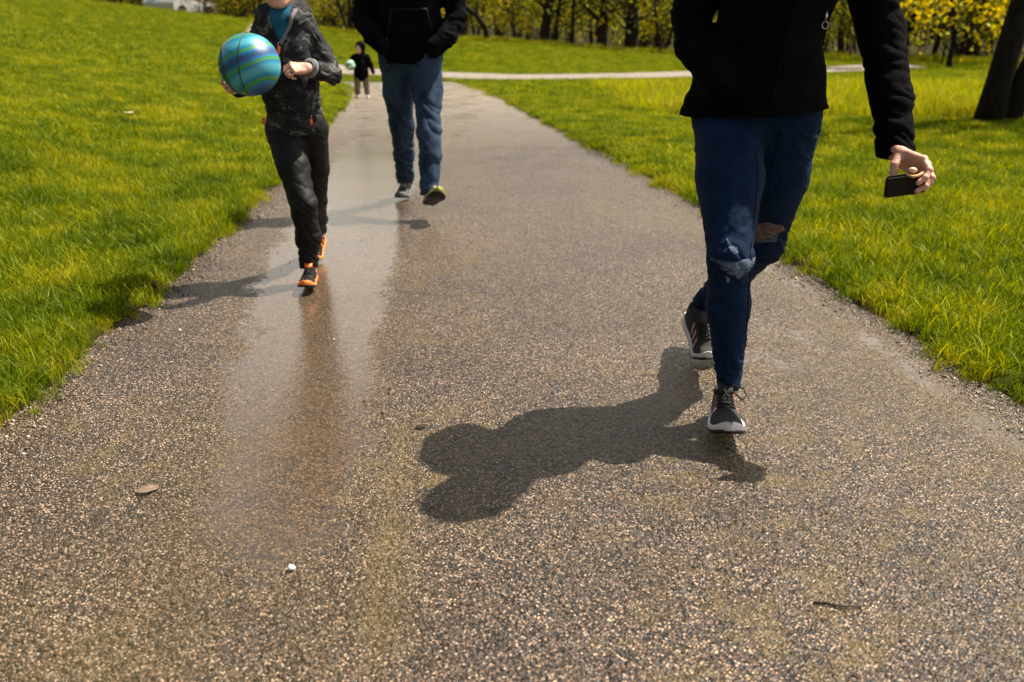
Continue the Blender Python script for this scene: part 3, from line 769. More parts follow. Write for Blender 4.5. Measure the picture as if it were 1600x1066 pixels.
def bvh_of(V, Q): return BVHTree.FromPolygons([tuple(v) for v in V], [tuple(q) for q in Q])
def decal(name, poly, bvh, mat, parent, res=.003, eps=.0015, thick=.001, y0=-10, dirv=(0, 1, 0), ragged=0, zshift=None):
    """a patch lying on the cloth: polygon in (x, z), laid on by rays along dirv"""
    poly = np.array(poly, float); lo = poly.min(0) - res; hi = poly.max(0) + res
    nx_ = int((hi[0] - lo[0]) / res) + 2; nz_ = int((hi[1] - lo[1]) / res) + 2
    gx = lo[0] + res * np.arange(nx_); gz = lo[1] + res * np.arange(nz_)
    def inside(x, z):
        c = False; j = len(poly) - 1
        for i in range(len(poly)):
            xi, zi = poly[i]; xj, zj = poly[j]
            if (zi > z) != (zj > z) and x < (xj - xi) * (z - zi) / (zj - zi + 1e-12) + xi: c = not c
            j = i
        return c
    ids = {}; V = []; F = []
    dv = Vector(dirv).normalized()
    def vid(i, j):
        if (i, j) in ids: return ids[(i, j)]
        o = Vector((gx[i], y0, gz[j])) if y0 > -9 else Vector((gx[i], 0, gz[j]))
        hit, nrm, _, _ = bvh.ray_cast(o, dv)
        if hit is None: ids[(i, j)] = None; return None
        if nrm.dot(dv) > 0: nrm = -nrm
        p = hit + nrm * eps; ids[(i, j)] = len(V); V.append(p); return ids[(i, j)]
    for i in range(nx_ - 1):
        for j in range(nz_ - 1):
            cx_, cz_ = gx[i] + res / 2, gz[j] + res / 2
            if inside(cx_ + (random.uniform(-ragged, ragged) if ragged else 0), cz_ + (random.uniform(-ragged, ragged) if ragged else 0)):
                q = [vid(i, j), vid(i + 1, j), vid(i + 1, j + 1), vid(i, j + 1)]
                if None not in q and max((V[q[a]] - V[q[(a + 1) % 4]]).length for a in range(4)) < res * 6: F.append(tuple(q))
    if not F: return None
    o = mk(name, V, F, mat, parent)
    md = o.modifiers.new('thick', 'SOLIDIFY'); md.thickness = thick; md.offset = 1
    return o
def ribbon(name, pts, width, bvh, mat, parent, thick=.0015, dirv=(0, 1, 0), eps=.001, n=40, y0=0, ret=False):
    """raised strip (seam, zip, piping) along a polyline of (x, z) laid on a garment"""
    pts = np.array(pts, float); d = np.r_[0, np.cumsum(np.hypot(*np.diff(pts, axis=0).T))]
    s = np.linspace(0, d[-1], n); q = np.stack([np.interp(s, d, pts[:, 0]), np.interp(s, d, pts[:, 1])], 1)
    dv = Vector(dirv).normalized(); P = []
    for x, z in q:
        hit, nrm, _, _ = bvh.ray_cast(Vector((x, y0, z)), dv)
        if hit is None: continue
        if nrm.dot(dv) > 0: nrm = -nrm
        P.append((hit, nrm))
    if len(P) < 3: return None
    V = []; F = []
    for i, (p, nn) in enumerate(P):
        t = (P[min(i + 1, len(P) - 1)][0] - P[max(i - 1, 0)][0]).normalized(); sd = t.cross(nn).normalized()
        for a, hgt in ((-1, -.001), (-.8, thick), (.8, thick), (1, -.001)): V.append(p + sd * a * width / 2 + nn * (eps * 0 + hgt))
    for i in range(len(P) - 1):
        for k in range(3): a = i * 4 + k; F.append((a, a + 1, a + 5, a + 4))
    if ret: return V, F
    return mk(name, V, F, mat, parent)

# ------------------------------------------------------------------ hands and heads
def hand(S, wrist, yd, zd, left, scale=1.0, curl=(.35, .5, .4), thumb=(.5, .3), curls=None, spread=.0, thumb_out=1.0, thumb_down=.3, tdir=None):
    """adds a hand; wrist point, yd along the fingers, zd out of the back of the hand"""
    y = nv(yd); z = np.array(zd, float); z = nv(z - y * (z @ y)); x = np.cross(y, z) * (1 if left else -1)
    w_ = np.array(wrist, float)
    T = lambda p: w_ + (x * p[0] + y * p[1] + z * p[2]) * scale
    s = scale
    base = [(.033, .086, .002), (.012, .091, .004), (-.010, .088, .002), (-.029, .080, -.003)]
    ln = [(.040, .025, .021), (.045, .029, .022), (.041, .027, .022), (.032, .020, .019)]
    rr = [.0088, .009, .0086, .0076]
    for i, b_ in enumerate(base):     # palm rays and knuckles
        S.cone(T((b_[0] * .55, .0, -.004)), T(b_), .0145 * s, .0105 * s, (z, 1.0), k=.012 * s)
        S.ell(T((b_[0], b_[1], b_[2] + .001)), np.array([.0105] * 3) * s, k=.004 * s)
    S.cone(T((.0, -.03, -.002)), T((0, .012, -.004)), .022 * s, .024 * s, (z, 1.35), k=.012 * s)
    S.cone(T((-.022, .03, -.010)), T((-.020, .062, -.010)), .013 * s, .012 * s, k=.014 * s)
    for i, b_ in enumerate(base):
        c = curls[i] if curls else curl
        p = np.array(b_); ang = 0; sp_ = spread * (1.2 - i * .8)
        for j in range(3):
            ang += c[j]
            d = np.array([math.sin(sp_) * math.cos(ang), math.cos(ang) * math.cos(sp_), -math.sin(ang)])
            q = p + d * ln[i][j]
            S.cone(T(p), T(q), rr[i] * s * (1 - .09 * j), rr[i] * s * (.93 - .09 * j), k=.0035 * s)
            if j: S.ell(T(p), np.array([rr[i] * (1.04 - .08 * j)] * 3) * s, k=.003 * s)
            p = q
    p0 = np.array([.020, .018, -.010]); a = thumb[0]
    d1 = nv([.62 * thumb_out, .62, -thumb_down]); p1 = p0 + d1 * .040
    d2 = nv([.62 * thumb_out * (1 - a), .8, -thumb_down - a * .6]); p2 = p1 + d2 * .033
    d3 = nv([.5 * thumb_out * (1 - a - thumb[1]), .8, -thumb_down - a * .6 - thumb[1] * .8]); p3 = p2 + d3 * .026
    if tdir:      # thumb bones given as directions in the world
        B = np.stack([x, y, z], 1)
        p1 = p0 + B.T @ nv(tdir[0]) * .040; p2 = p1 + B.T @ nv(tdir[1]) * .033; p3 = p2 + B.T @ nv(tdir[2]) * .026
    S.cone(T(p0), T(p1), .0155 * s, .0112 * s, k=.012 * s); S.cone(T(p1), T(p2), .0105 * s, .0095 * s, k=.004 * s)
    S.cone(T(p2), T(p3), .0098 * s, .0082 * s, k=.003 * s)
    return T
def skin_disp(V, n): return pn(V * 90, 1) * .0006 + pn(V * 260, 2) * .0003
def rotm(yaw, pitch, roll=0):
    """columns: right, forward, up. yaw 0 faces -Y"""
    R = Matrix.Rotation(yaw, 3, 'Z') @ Matrix.Rotation(pitch, 3, 'X') @ Matrix.Rotation(roll, 3, 'Y')
    return np.array(R)
def head_sdf(S, c, R, s=1.0):
    """c = centre of the skull; local axes x right, -y forward, z up"""
    T = lambda p: np.array(c) + R @ (np.array(p) * s)
    r = lambda a: np.array(a) * s
    S.ell(T((0, .012, .03)), r((.076, .094, .085)), R, k=.02 * s)
    S.ell(T((0, -.03, -.03)), r((.062, .062, .085)), R, k=.03 * s)
    S.ell(T((0, -.062, -.088)), r((.028, .022, .020)), R, k=.025 * s)           # chin
    S.cone(T((-.052, .012, -.06)), T((-.02, -.06, -.085)), .017 * s, .016 * s, k=.02 * s); S.cone(T((.052, .012, -.06)), T((.02, -.06, -.085)), .017 * s, .016 * s, k=.02 * s)
    for q in (-1, 1):
        S.ell(T((q * .036, -.068, -.028)), r((.022, .018, .020)), R, k=.02 * s)      # cheeks
        S.ell(T((q * .031, -.094, .006)), r((.017, .014, .011)), R, k=.012 * s, sub=True)   # eye sockets
        S.cone(T((q * .014, -.088, .026)), T((q * .046, -.078, .024)), .008 * s, .006 * s, k=.012 * s)  # brow
        S.ell(T((q * .078, .012, -.008)), r((.008, .018, .030)), R, k=.006 * s)       # ears
        S.ell(T((q * .010, -.098, -.038)), r((.009, .010, .008)), R, k=.006 * s)
    S.cone(T((0, -.090, .008)), T((0, -.112, -.032)), .008 * s, .011 * s, k=.010 * s)   # nose
    S.cone(T((-.018, -.086, -.060)), T((.018, -.086, -.060)), .0065 * s, None, k=.006 * s)  # lips
    S.cone(T((-.015, -.084, -.071)), T((.015, -.084, -.071)), .0075 * s, None, k=.006 * s)
    S.cone(T((-.022, -.096, -.0655)), T((.022, -.096, -.0655)), .003 * s, None, k=.002 * s, sub=True)
    return T
def sphere(c, r, n=16):
    bm = bmesh.new(); bmesh.ops.create_uvsphere(bm, u_segments=n, v_segments=n // 2 + 2, radius=1)
    V = np.array([v.co[:] for v in bm.verts]) * np.array(r) + np.array(c); F = [tuple(v.index for v in f.verts) for f in bm.faces]; bm.free(); return V, F
def eyes(T, s, parent):
    for q in (-1, 1):
        V, F = sphere(T((q * .031, -.080, .006)), .0122 * s); e = mk('eye', V, F, M['eye'], parent)
        V, F = sphere(T((q * .031, -.0885, .006)), .0056 * s, 12); mk('iris', V, F, M['iris'], e)

# ------------------------------------------------------------------ shoes
def rmat(yd, zd):
    y = nv(yd); z = np.array(zd, float); z = nv(z - y * (z @ y)); x = np.cross(y, z); return np.stack([x, y, z], 1)
def shoe(parent, heel, toe_dir, up, L, left, cols, bend=0.0, laces=True, stripes=None, bow=False, sc=1.0, wavy=True):
    """heel = point on the ground under the back of the heel; left: mirror; bend = toe flex (radians)"""
    R = rmat(toe_dir, up); H = np.array(heel, float); s = L / .27
    mir = -1 if left else 1
    tw = np.array([0, .04, .12, .25, .4, .55, .7, .82, .9, .96, 1.0]); wi = np.array([.006, .022, .032, .034, .032, .036, .043, .042, .035, .023, .004]); wo = np.array([.006, .022, .032, .035, .036, .043, .048, .043, .034, .021, .004])
    hh = np.interp
    ht = np.array([0, .03, .12, .25, .34, .42, .55, .7, .85, .95, 1.0]); hz = np.array([.040, .080, .092, .090, .092, .088, .070, .050, .037, .026, .012])
    def W(t, side): return hh(t, tw, wo if side > 0 else wi) * s
    def spring(t): return .016 * s * np.clip((t - .72) / .28, 0, 1) ** 2 + .005 * s * np.clip((.08 - t) / .08, 0, 1)
    yb = .70 * L
    def X(P):
        P = np.array(P, float).reshape(-1, 3).copy(); P[:, 0] *= mir
        if bend:
            m_ = P[:, 1] > yb; dy = P[m_, 1] - yb; a = bend * np.clip(dy / .035, 0, 1)
            zz = P[m_, 2]; P[m_, 1] = yb + dy * np.cos(a) - zz * np.sin(a); P[m_, 2] = dy * np.sin(a) + zz * np.cos(a)
        return H + P @ R.T
    def fx(F): return [tuple(reversed(f)) for f in F] if left else F
    T_ = np.r_[0, .015, .04, np.linspace(.08, .92, 22), .955, .98, 1.0]
    def loft(prof, name, mat, par, closed=True):
        V = []; F = []
        for t in T_: V += prof(t)
        k = len(prof(.5))
        for i in range(len(T_) - 1):
            for j in range(k): a = i * k + j; b_ = i * k + (j + 1) % k; F.append((a, b_, b_ + k, a + k))
        F.append(tuple(reversed(range(k)))); F.append(tuple((len(T_) - 1) * k + j for j in range(k)))
        return mk(name, X(V), fx(F), mat, par)
    solet = lambda t: (.030 - .010 * t) * s + (.004 * s * math.sin(t * 15) if wavy else 0) * (1 - t) + .011 * s * max(0, 1 - abs(t - 1.0) / .10)
    def up_prof(t):
        P = []; n = 20; z0 = spring(t) + solet(t) * .6; h_ = hh(t, ht, hz) * s - solet(t) * .6 + spring(t) * .4
        nar = hh(t, [0, .1, .35, .5, .8, 1], [.78, .80, .76, .70, .8, .9])
        for j in range(n):
            a = -math.pi / 2 + math.pi * j / (n - 1) if False else math.pi * j / (n - 1)
            cx = math.cos(a); sz = math.sin(a); wd = W(t, cx) * .93
            xx = math.copysign(abs(cx) ** .75, cx) * wd * (1 - (1 - nar) * sz ** 1.5); zz = z0 + h_ * sz ** .72
            P.append((xx, t * L, zz))
        return P
    upper = loft(up_prof, 'shoe', cols['upper'], parent)
    def so_prof(t):
        z0 = spring(t) + .006 * s; z1 = spring(t) + solet(t); P = []
        for sd in (1, -1):
            ww_ = W(t, sd) + .003 * s
            seq = [(.93, z0), (1.03, z0 + (z1 - z0) * .25), (1.0, z0 + (z1 - z0) * .7), (.97, z1), (.85, z1 - .002)]
            if sd < 0: seq = seq[::-1]
            P += [(sd * ww_ * q, t * L + (.004 * s if t >= 1 else (-.004 * s if t == 0 else 0)), z) for q, z in seq]
        return P
    loft(so_prof, 'sole', cols['sole'], upper)
    def out_prof(t):
        z0 = spring(t); P = []
        for sd in (1, -1):
            seq = [(.90, z0), (1.03, z0 + .003 * s), (1.04, z0 + .0095 * s)]
            if sd < 0: seq = seq[::-1]
            P += [(sd * (W(t, sd) + .002 * s) * q, t * L, z) for q, z in seq]
        return P
    loft(out_prof, 'outsole', cols['out'], upper)
    def surf(t, a, off=.0):
        z0 = spring(t) + solet(t) * .6; h_ = hh(t, ht, hz) * s - solet(t) * .6 + spring(t) * .4
        nar = hh(t, [0, .1, .35, .5, .8, 1], [.78, .80, .76, .70, .8, .9]); cx = math.cos(a); sz = max(math.sin(a), 0)
        wd = W(t, cx) * .93 + off; return np.array([math.copysign(abs(cx) ** .75, cx) * wd * (1 - (1 - nar) * sz ** 1.5), t * L, z0 + (h_ + off) * sz ** .72])
    # padded collar and tongue
    ring = [surf(t, a, .002) for t, a in [(.06, 1.57), (.08, 1.1), (.14, .78), (.24, .8), (.32, .95), (.37, 1.2), (.38, 1.57), (.37, 1.94), (.32, 2.19), (.24, 2.34), (.14, 2.36), (.08, 2.04), (.06, 1.57)]]
    V, F = tubes([(X(ring), [.0065 * s] * len(ring))], 8); mk('collar', V, F, cols['collar'], upper)
    tg_ = [surf(.47, 1.57, .004), surf(.42, 1.57, .007), surf(.37, 1.57, .012), surf(.33, 1.57, .017)]; V = []
    for i, p in enumerate(tg_):
        for q in (-1, 1):
            for o_ in (.0, .006): V.append((p[0] + q * .017 * s * (1 + .12 * i), p[1], p[2] + o_ * s))
    F = []
    for i in range(3):
        b0 = i * 4; F += [(b0, b0 + 2, b0 + 6, b0 + 4), (b0 + 1, b0 + 5, b0 + 7, b0 + 3), (b0, b0 + 4, b0 + 5, b0 + 1), (b0 + 2, b0 + 3, b0 + 7, b0 + 6)]
    F += [(12, 14, 15, 13), (0, 1, 3, 2)]
    mk('tongue', X(V), fx(F), cols['collar'], upper)
    if laces:
        P = []
        for i, t in enumerate(np.linspace(.42, .62, 5)):
            P.append((X([surf(t, 1.57 - .62, .002), surf(t + .01, 1.57 - .3, .0045), surf(t + .012, 1.57, .006), surf(t + .01, 1.57 + .3, .0045), surf(t, 1.57 + .62, .002)]), [.0024 * s] * 5))
            if i < 4: P.append((X([surf(t, 1.57 - .6, .003), surf(t + .025, 1.57, .007), surf(t + .05, 1.57 + .6, .003)]), [.0021 * s] * 3)); P.append((X([surf(t, 1.57 + .6, .003), surf(t + .025, 1.57, .0075), surf(t + .05, 1.57 - .6, .003)]), [.0021 * s] * 3))
        if bow:
            for q in (-1,):
                b0 = surf(.42, 1.57, .008)
                P.append((X([b0 + np.array(v) * s for v in ((0, 0, 0), (q * .022, -.004, .010), (q * .045, .008, .006), (q * .052, .022, -.012), (q * .040, .028, -.022), (q * .022, .016, -.006), (0, .002, 0))]), [.0023 * s] * 7))
            P.append((X([b0, b0 + np.array((.006, .03, .004)) * s, b0 + np.array((-.002, .055, -.014)) * s]), [.0022 * s] * 3))
        V, F = tubes(P, 6); mk('lace', V, F, cols['lace'], upper)
    if stripes:
        for sd in (0, 1):
            for t0 in stripes:
                V = []; F = []
                for i in range(6):
                    a = .22 + .55 * i / 5; a = a if sd == 0 else math.pi - a
                    for dt in (0, .038): V.append(surf(t0 + dt + .05 * i / 5 * -1, a, .0016))
                for i in range(5): F.append((2 * i, 2 * i + 1, 2 * i + 3, 2 * i + 2))
                mk('stripe', X(V), F, cols['stripe'], upper)
    return upper

M['skin'] = None
def skin_mat():
    m, n, b = nmat('skin'); tc = N(n, 'ShaderNodeTexCoord')
    a = N(n, 'ShaderNodeTexNoise', Scale=24, Detail=4); n.links.new(tc.outputs['Object'], a.inputs['Vector'])
    r = ramp(n, a.outputs['Fac'], [(.3, (.50, .25, .17)), (.7, (.66, .38, .28))]); n.links.new(r.outputs[0], b.inputs['Base Color'])
    b.inputs['Roughness'].default_value = .5; b.inputs['Specular IOR Level'].default_value = .4
    b.inputs['Subsurface Weight'].default_value = .12; b.inputs['Subsurface Radius'].default_value = (.01, .004, .002); b.inputs['Subsurface Scale'].default_value = .6
    v = N(n, 'ShaderNodeTexVoronoi', Scale=420); n.links.new(tc.outputs['Object'], v.inputs['Vector'])
    bp = N(n, 'ShaderNodeBump', Strength=.25, Distance=.001); n.links.new(v.outputs['Distance'], bp.inputs['Height']); n.links.new(bp.outputs[0], b.inputs['Normal'])
    return m
M['skin'] = skin_mat()
M['nail'] = plain('nail', (.72, .45, .38), .3, .5, var=.05)
M['eye'] = plain('eye_white', (.75, .73, .7), .2, .5, var=.03); M['iris'] = plain('iris', (.05, .03, .02), .15, .6)
M['hair'] = cloth('brown_hair', (.02, .012, .007), (.07, .042, .022), 60, .5, .6, 300, .3, stretch=(1, 1, .15))
M['blackcoat'] = cloth('black_fleece', (.0016, .0016, .0018), (.0045, .0045, .005), 14, .95, .8, 500, .35, spec=.05)
M['blackhood'] = cloth('black_jersey', (.0014, .0016, .002), (.0035, .004, .005), 14, .9, .4, 700, .2, spec=.05)
M['denim'] = cloth('dark_blue_denim', (.0010, .0085, .030), (.002, .018, .062), 14, .8, .7, 700, .35, spec=.15, stretch=(1, 1, .6))
M['denim2'] = cloth('mid_blue_denim', (.004, .014, .036), (.035, .066, .12), 10, .8, .5, 900, .3, spec=.2, stretch=(1, 1, .5))
M['thread'] = cloth('frayed_thread', (.03, .05, .09), (.15, .19, .26), 160, .9, .5, 900, .1, stretch=(.15, 1, 1))
M['tornskin'] = cloth('skin_in_tear', (.07, .042, .034), (.22, .135, .105), 40, .6, .2, 500, .1)
M['sweat'] = cloth('black_track_fabric', (.0018, .0018, .002), (.006, .0055, .0065), 10, .6, .3, 700, .25, spec=.22)
M['teal'] = cloth('teal_tshirt', (.004, .055, .10), (.010, .10, .17), 12, .85, .3, 900, .15)
M['orange'] = plain('orange_tab', (.85, .18, .01), .45, .5, var=.1)
M['steel'] = plain('zip_metal', (.35, .35, .36), .3, .5, metal=1)
M['hem'] = cloth('grey_hem_band', (.10, .10, .11), (.25, .25, .26), 30, .8, .4, 600, .2)
M['khaki'] = cloth('khaki_trousers', (.10, .075, .045), (.19, .15, .10), 12, .85, .3, 700, .3)
M['mesh_black'] = cloth('black_shoe_mesh', (.006, .006, .006), (.035, .032, .03), 40, .75, .9, 420, .3, spec=.35)
M['mesh_dark'] = cloth('dark_olive_shoe_mesh', (.012, .013, .008), (.07, .07, .05), 40, .6, 1.0, 420, .3, spec=.4)
M['white_sole'] = plain('white_foam', (.62, .60, .57), .55, .4, var=.12, scale=60, bump=.2)
M['orange_sole'] = plain('orange_foam', (.85, .22, .04), .5, .4, var=.15, scale=40)
M['lime_sole'] = plain('yellow_green_foam', (.20, .22, .02), .5, .4, var=.2, scale=40)
M['rubber'] = plain('black_rubber', (.006, .006, .006), .55, .5, var=.4, scale=80, bump=.4)
M['pink'] = plain('pink_stripe', (.55, .20, .22), .55, .4, var=.12)
M['lace_b'] = plain('black_lace', (.012, .012, .012), .8, .3); M['lace_g'] = plain('grey_lace', (.25, .25, .24), .8, .3)
def camo():
    m, n, b = nmat('dark_grey_camouflage'); tc = N(n, 'ShaderNodeTexCoord'); mpp = N(n, 'ShaderNodeMapping'); mpp.inputs['Scale'].default_value = (1, 1, 1.5)
    n.links.new(tc.outputs['Object'], mpp.inputs[0])
    a = N(n, 'ShaderNodeTexNoise', Scale=13, Detail=2.5, Distortion=.8); n.links.new(mpp.outputs[0], a.inputs['Vector'])
    r = ramp(n, a.outputs['Fac'], [(0, (.006, .0065, .008)), (.47, (.020, .021, .023)), (.55, (.005, .005, .006)), (.58, (.085, .085, .085)), (.66, (.03, .034, .03))]); r.color_ramp.interpolation = 'CONSTANT'
    n.links.new(r.outputs[0], b.inputs['Base Color']); b.inputs['Roughness'].default_value = .8; b.inputs['Specular IOR Level'].default_value = .25
    f = N(n, 'ShaderNodeTexNoise', Scale=60, Detail=3); n.links.new(tc.outputs['Object'], f.inputs['Vector'])
    bp = N(n, 'ShaderNodeBump', Strength=.3, Distance=.006); n.links.new(f.outputs['Fac'], bp.inputs['Height']); n.links.new(bp.outputs[0], b.inputs['Normal'])
    return m
M['camo'] = camo()

def gauss(V, c, s): return np.exp(-(((V - np.array(c)) / s) ** 2).sum(1))
def body_parts(chains, hands_, headc=None, headR=None, hs=1.0, h=.008):
    S = Sdf()
    for pts, rs in chains: S.chain(pts, rs)
    parts = [S.mesh(h, .02)]
    for S2, hh_ in hands_: parts.append(S2.mesh(hh_, .004, skin_disp))
    T = None
    if headc is not None:
        S3 = Sdf(); T = head_sdf(S3, headc, headR, hs)
        S3.cone(T((0, .02, -.06)), T((0, .035, -.17)), .054 * hs, .058 * hs, k=.02)
        parts.append(S3.mesh(.004, .01, skin_disp))
    return parts, T

# ================================================================== the woman in the foreground
def woman():
    P = thing('person', 'woman in black jacket and ripped dark blue jeans striding nearest the camera', 'person', (.64, 2.6, 0))
    leg1 = [(.605, 2.61, .85), (.597, 2.50, .70), (.583, 2.37, .50), (.600, 2.42, .36), (.622, 2.43, .135)]
    leg2 = [(.775, 2.64, .85), (.778, 2.69, .68), (.786, 2.77, .455), (.745, 2.90, .35), (.668, 3.075, .17)]
    # jeans
    S = Sdf()
    S.cone((.635, 2.63, .88), (.735, 2.64, .88), .122, None, ((0, 1, 0), 1.05)); S.cone((.64, 2.66, .84), (.735, 2.67, .84), .122, None, ((0, 1, 0), 1.05))
    S.chain(leg1, [.100, .092, .062, .060, .040]); S.cut((.7, 2.6, .93), (0, 0, 1)); S.chain(leg2, [.104, .093, .062, .058, .040]); S.cut((.7, 2.6, .95), (0, 0, 1))
    S.ell((.600, 2.455, .375), (.052, .056, .09)); S.ell((.755, 2.925, .36), (.05, .052, .085))
    S.cut((.62, 2.43, .100), (0.03, 0, -1)); 
    def dsp(V, n):
        near_ = gauss(V, (.585, 2.37, .50), (.12, .15, .09)) + gauss(V, (.786, 2.77, .455), (.12, .15, .09)) + 1.1 * gauss(V, (.62, 2.43, .17), (.1, .1, .07)) + 1.1 * gauss(V, (.67, 3.05, .2), (.1, .1, .08)) + .8 * gauss(V, (.69, 2.55, .80), (.2, .2, .08))
        return -.0085 * folds(V, 30, .5, 3, 3) * (near_ + .12) - .003 * folds(V, 17, -.8, 9, 2.2) + .0012 * pn(V * 60, 4)
    V, Q = S.mesh(.005, .022, dsp); bj = bvh_of(V, Q)
    jeans = mk('jeans', V, Q, M['denim'], P)
    for q in ([(.650, .83), (.655, .70), (.640, .60), (.628, .52), (.640, .42), (.650, .30), (.655, .16)], [(.735, .83), (.74, .70), (.745, .60)]):
        ribbon('seam', q, .007, bj, M['denim'], jeans, .0022, y0=1.5, n=70)
    ribbon('ankle_hem', [(.585, .118), (.62, .114), (.66, .118)], .012, bj, M['denim'], jeans, .003, y0=1.8, n=24)
    # torn knees: pale frayed patch, skin patch, small nicks, seams
    decal('knee_tear', [(.523, .512), (.56, .508), (.612, .516), (.645, .512), (.63, .500), (.612, .49), (.600, .466), (.590, .465), (.585, .485), (.56, .497)], bj, M['thread'], jeans, .0022, .0012, ragged=.001)
    decal('knee_tear', [(.563, .568), (.569, .556), (.576, .548), (.588, .545), (.590, .533), (.578, .530), (.568, .540), (.562, .553)], bj, M['thread'], jeans, .002, .0012, ragged=.001)
    decal('knee_tear', [(.695, .497), (.70, .53), (.76, .545), (.80, .535), (.815, .52), (.79, .505), (.76, .485), (.72, .47), (.70, .475)], bj, M['tornskin'], jeans, .0025, .0012, ragged=.0015)
    decal('knee_tear', [(.56, .475), (.572, .468), (.575, .452), (.567, .45), (.566, .463)], bj, M['thread'], jeans, .002, .0012, ragged=.0007)
    # frayed strands across the tears
    st = []
    for k in range(26):
        z = .472 + .040 * random.random(); x0 = .585 - (z - .47) * 1.2 - random.random() * .01; x1 = .605 + (z - .47) * .8 + random.random() * .01
        pts = [(x0 + (x1 - x0) * t, z + .003 * math.sin(t * 5 + k)) for t in np.linspace(0, 1, 7)]
        r_ = ribbon('x', pts, .0012, bj, None, None, thick=.0025, n=8, ret=True)
        if r_: st.append(r_)
    for k in range(26):
        z = .475 + .06 * random.random(); x0 = .70 + random.random() * .02; x1 = .79 + random.random() * .015
        pts = [(x0 + (x1 - x0) * t, z + .004 * math.sin(t * 5 + k)) for t in np.linspace(0, 1, 7)]
        r_ = ribbon('x', pts, .0012, bj, None, None, thick=.0025, n=8, ret=True)
        if r_: st.append(r_)
    V2 = []; F2 = []
    for v, f in st: F2 += [tuple(i + len(V2) for i in q) for q in f]; V2 += v
    tag(mk('frayed_threads', V2, F2, M['thread'], jeans), kind='stuff')
    # jacket
    J = Sdf(); A = ((0, 1, 0), 1.3)
    J.chain([(.655, 2.64, .79), (.675, 2.62, .98), (.70, 2.59, 1.12), (.735, 2.56, 1.26), (.765, 2.55, 1.36)], [.156, .148, .140, .150, .13], A)
    J.cone((.630, 2.64, .84), (.738, 2.65, .84), .160, None, ((0, 1, 0), 1.05)); J.cone((.655, 2.63, .96), (.72, 2.63, .96), .150, None, ((0, 1, 0), 1.1)); J.chain([(.665, 2.56, .80), (.70, 2.545, 1.02)], [.115, .10], None, .05); J.cut((.66, 2.6, .862), (.06, 0, -1)); J.cone((.64, 2.57, 1.36), (.885, 2.57, 1.36), .075); J.cone((.70, 2.60, 1.27), (.83, 2.60, 1.27), .10, k=.03)
    J.ell((.70, 2.515, 1.24), (.07, .06, .065)); J.ell((.815, 2.515, 1.24), (.07, .06, .065))
    J.chain([(.775, 2.54, 1.38), (.785, 2.50, 1.45)], [.085, .066])
    J.chain([(.70, 2.53, 1.42), (.685, 2.62, 1.44), (.78, 2.68, 1.46), (.87, 2.62, 1.44), (.86, 2.53, 1.42)], [.03, .045, .055, .045, .03])   # unseen hood added behind the neck to fill out her cast shadow
    # her left arm (held out) and right arm (hand in pocket)
    J.chain([(.905, 2.63, 1.35), (.955, 2.615, 1.22), (.998, 2.59, 1.07), (1.014, 2.50, .90), (1.010, 2.42, .775)], [.075, .070, .064, .058, .053], None, .018)
    J.chain([(.615, 2.62, 1.35), (.545, 2.67, 1.24), (.497, 2.69, 1.12), (.505, 2.63, 1.045), (.565, 2.53, .955)], [.090, .078, .058, .060, .062], None, .012)
    J.cut((1.010, 2.41, .765), (0.02, -.35, -1))
    J.cut((.66, 2.6, .842), (.0, 0, -1)) if False else None
    def dj(V, n):
        arm = sstep(.90, .97, V[:, 0]) + sstep(.60, .54, V[:, 0])
        return -.0060 * folds(V, 26, .25, 5, 2.6) * (arm * .9 + .22) * (1 + .8 * gauss(V, (1.02, 2.43, .80), (.1, .15, .12))) + .0016 * pn(V * 45, 8) + .004 * np.exp(-((V[:, 2] - .765) / .010) ** 2) * arm - .003 * folds(V, 11, -.6, 15, 2)
    V, Q = J.mesh(.006, .03, dj)
    bk = bvh_of(V, Q); jacket = mk('jacket', V, Q, M['blackcoat'], P)
    zl = ribbon('zip', [(.672, .87), (.69, 1.0), (.725, 1.15), (.755, 1.28), (.775, 1.38)], .012, bk, M['blackhood'], jacket, .003, y0=1.5, n=60)
    ribbon('pocket_zip', [(.83, 1.13), (.835, 1.05)], .008, bk, M['blackhood'], jacket, .003, y0=1.5, n=14)
    hit = bk.ray_cast(Vector((.815, 1.5, 1.118)), Vector((0, 1, 0)))[0]
    if hit:
        ringp = [(hit[0] + .008 * math.cos(a), hit[1] - .008, hit[2] - .022 + .009 * math.sin(a)) for a in np.linspace(0, 6.283, 15)]
        V3, F3 = tubes([(ringp, [.0016] * 15), ([(hit[0], hit[1] - .004, hit[2] + .014), (hit[0], hit[1] - .010, hit[2]), (hit[0], hit[1] - .009, hit[2] - .013)], [.0045, .004, .003])], 8)
        mk('zip_pull', V3, F3, M['steel'], jacket)
    # body: torso, legs, arms inside the clothes, head, and the hands
    wr = (1.010, 2.402, .778)
    HL = Sdf()
    HL.cone((1.02, 2.43, .80), wr, .027, .022, k=.02)
    TL = hand(HL, wr, (.46, -.76, -.30), (.72, .20, .66), True, .98, curls=[(.45, .75, .5), (.55, .80, .55), (.65, .85, .6), (.75, .85, .6)], spread=.05, tdir=[(-.55, -.62, -.62), (-.12, -.30, -.95), (.05, -.15, -1)])
    HR = Sdf(); HR.cone((.54, 2.62, 1.0), (.595, 2.61, .95), .027, .022, k=.02); hand(HR, (.60, 2.60, .945), (.35, .1, -.85), (-.3, -.8, .3), False, .95, curl=(.6, .7, .5))
    R = rotm(.15, .38); hc = (.795, 2.42, 1.56)
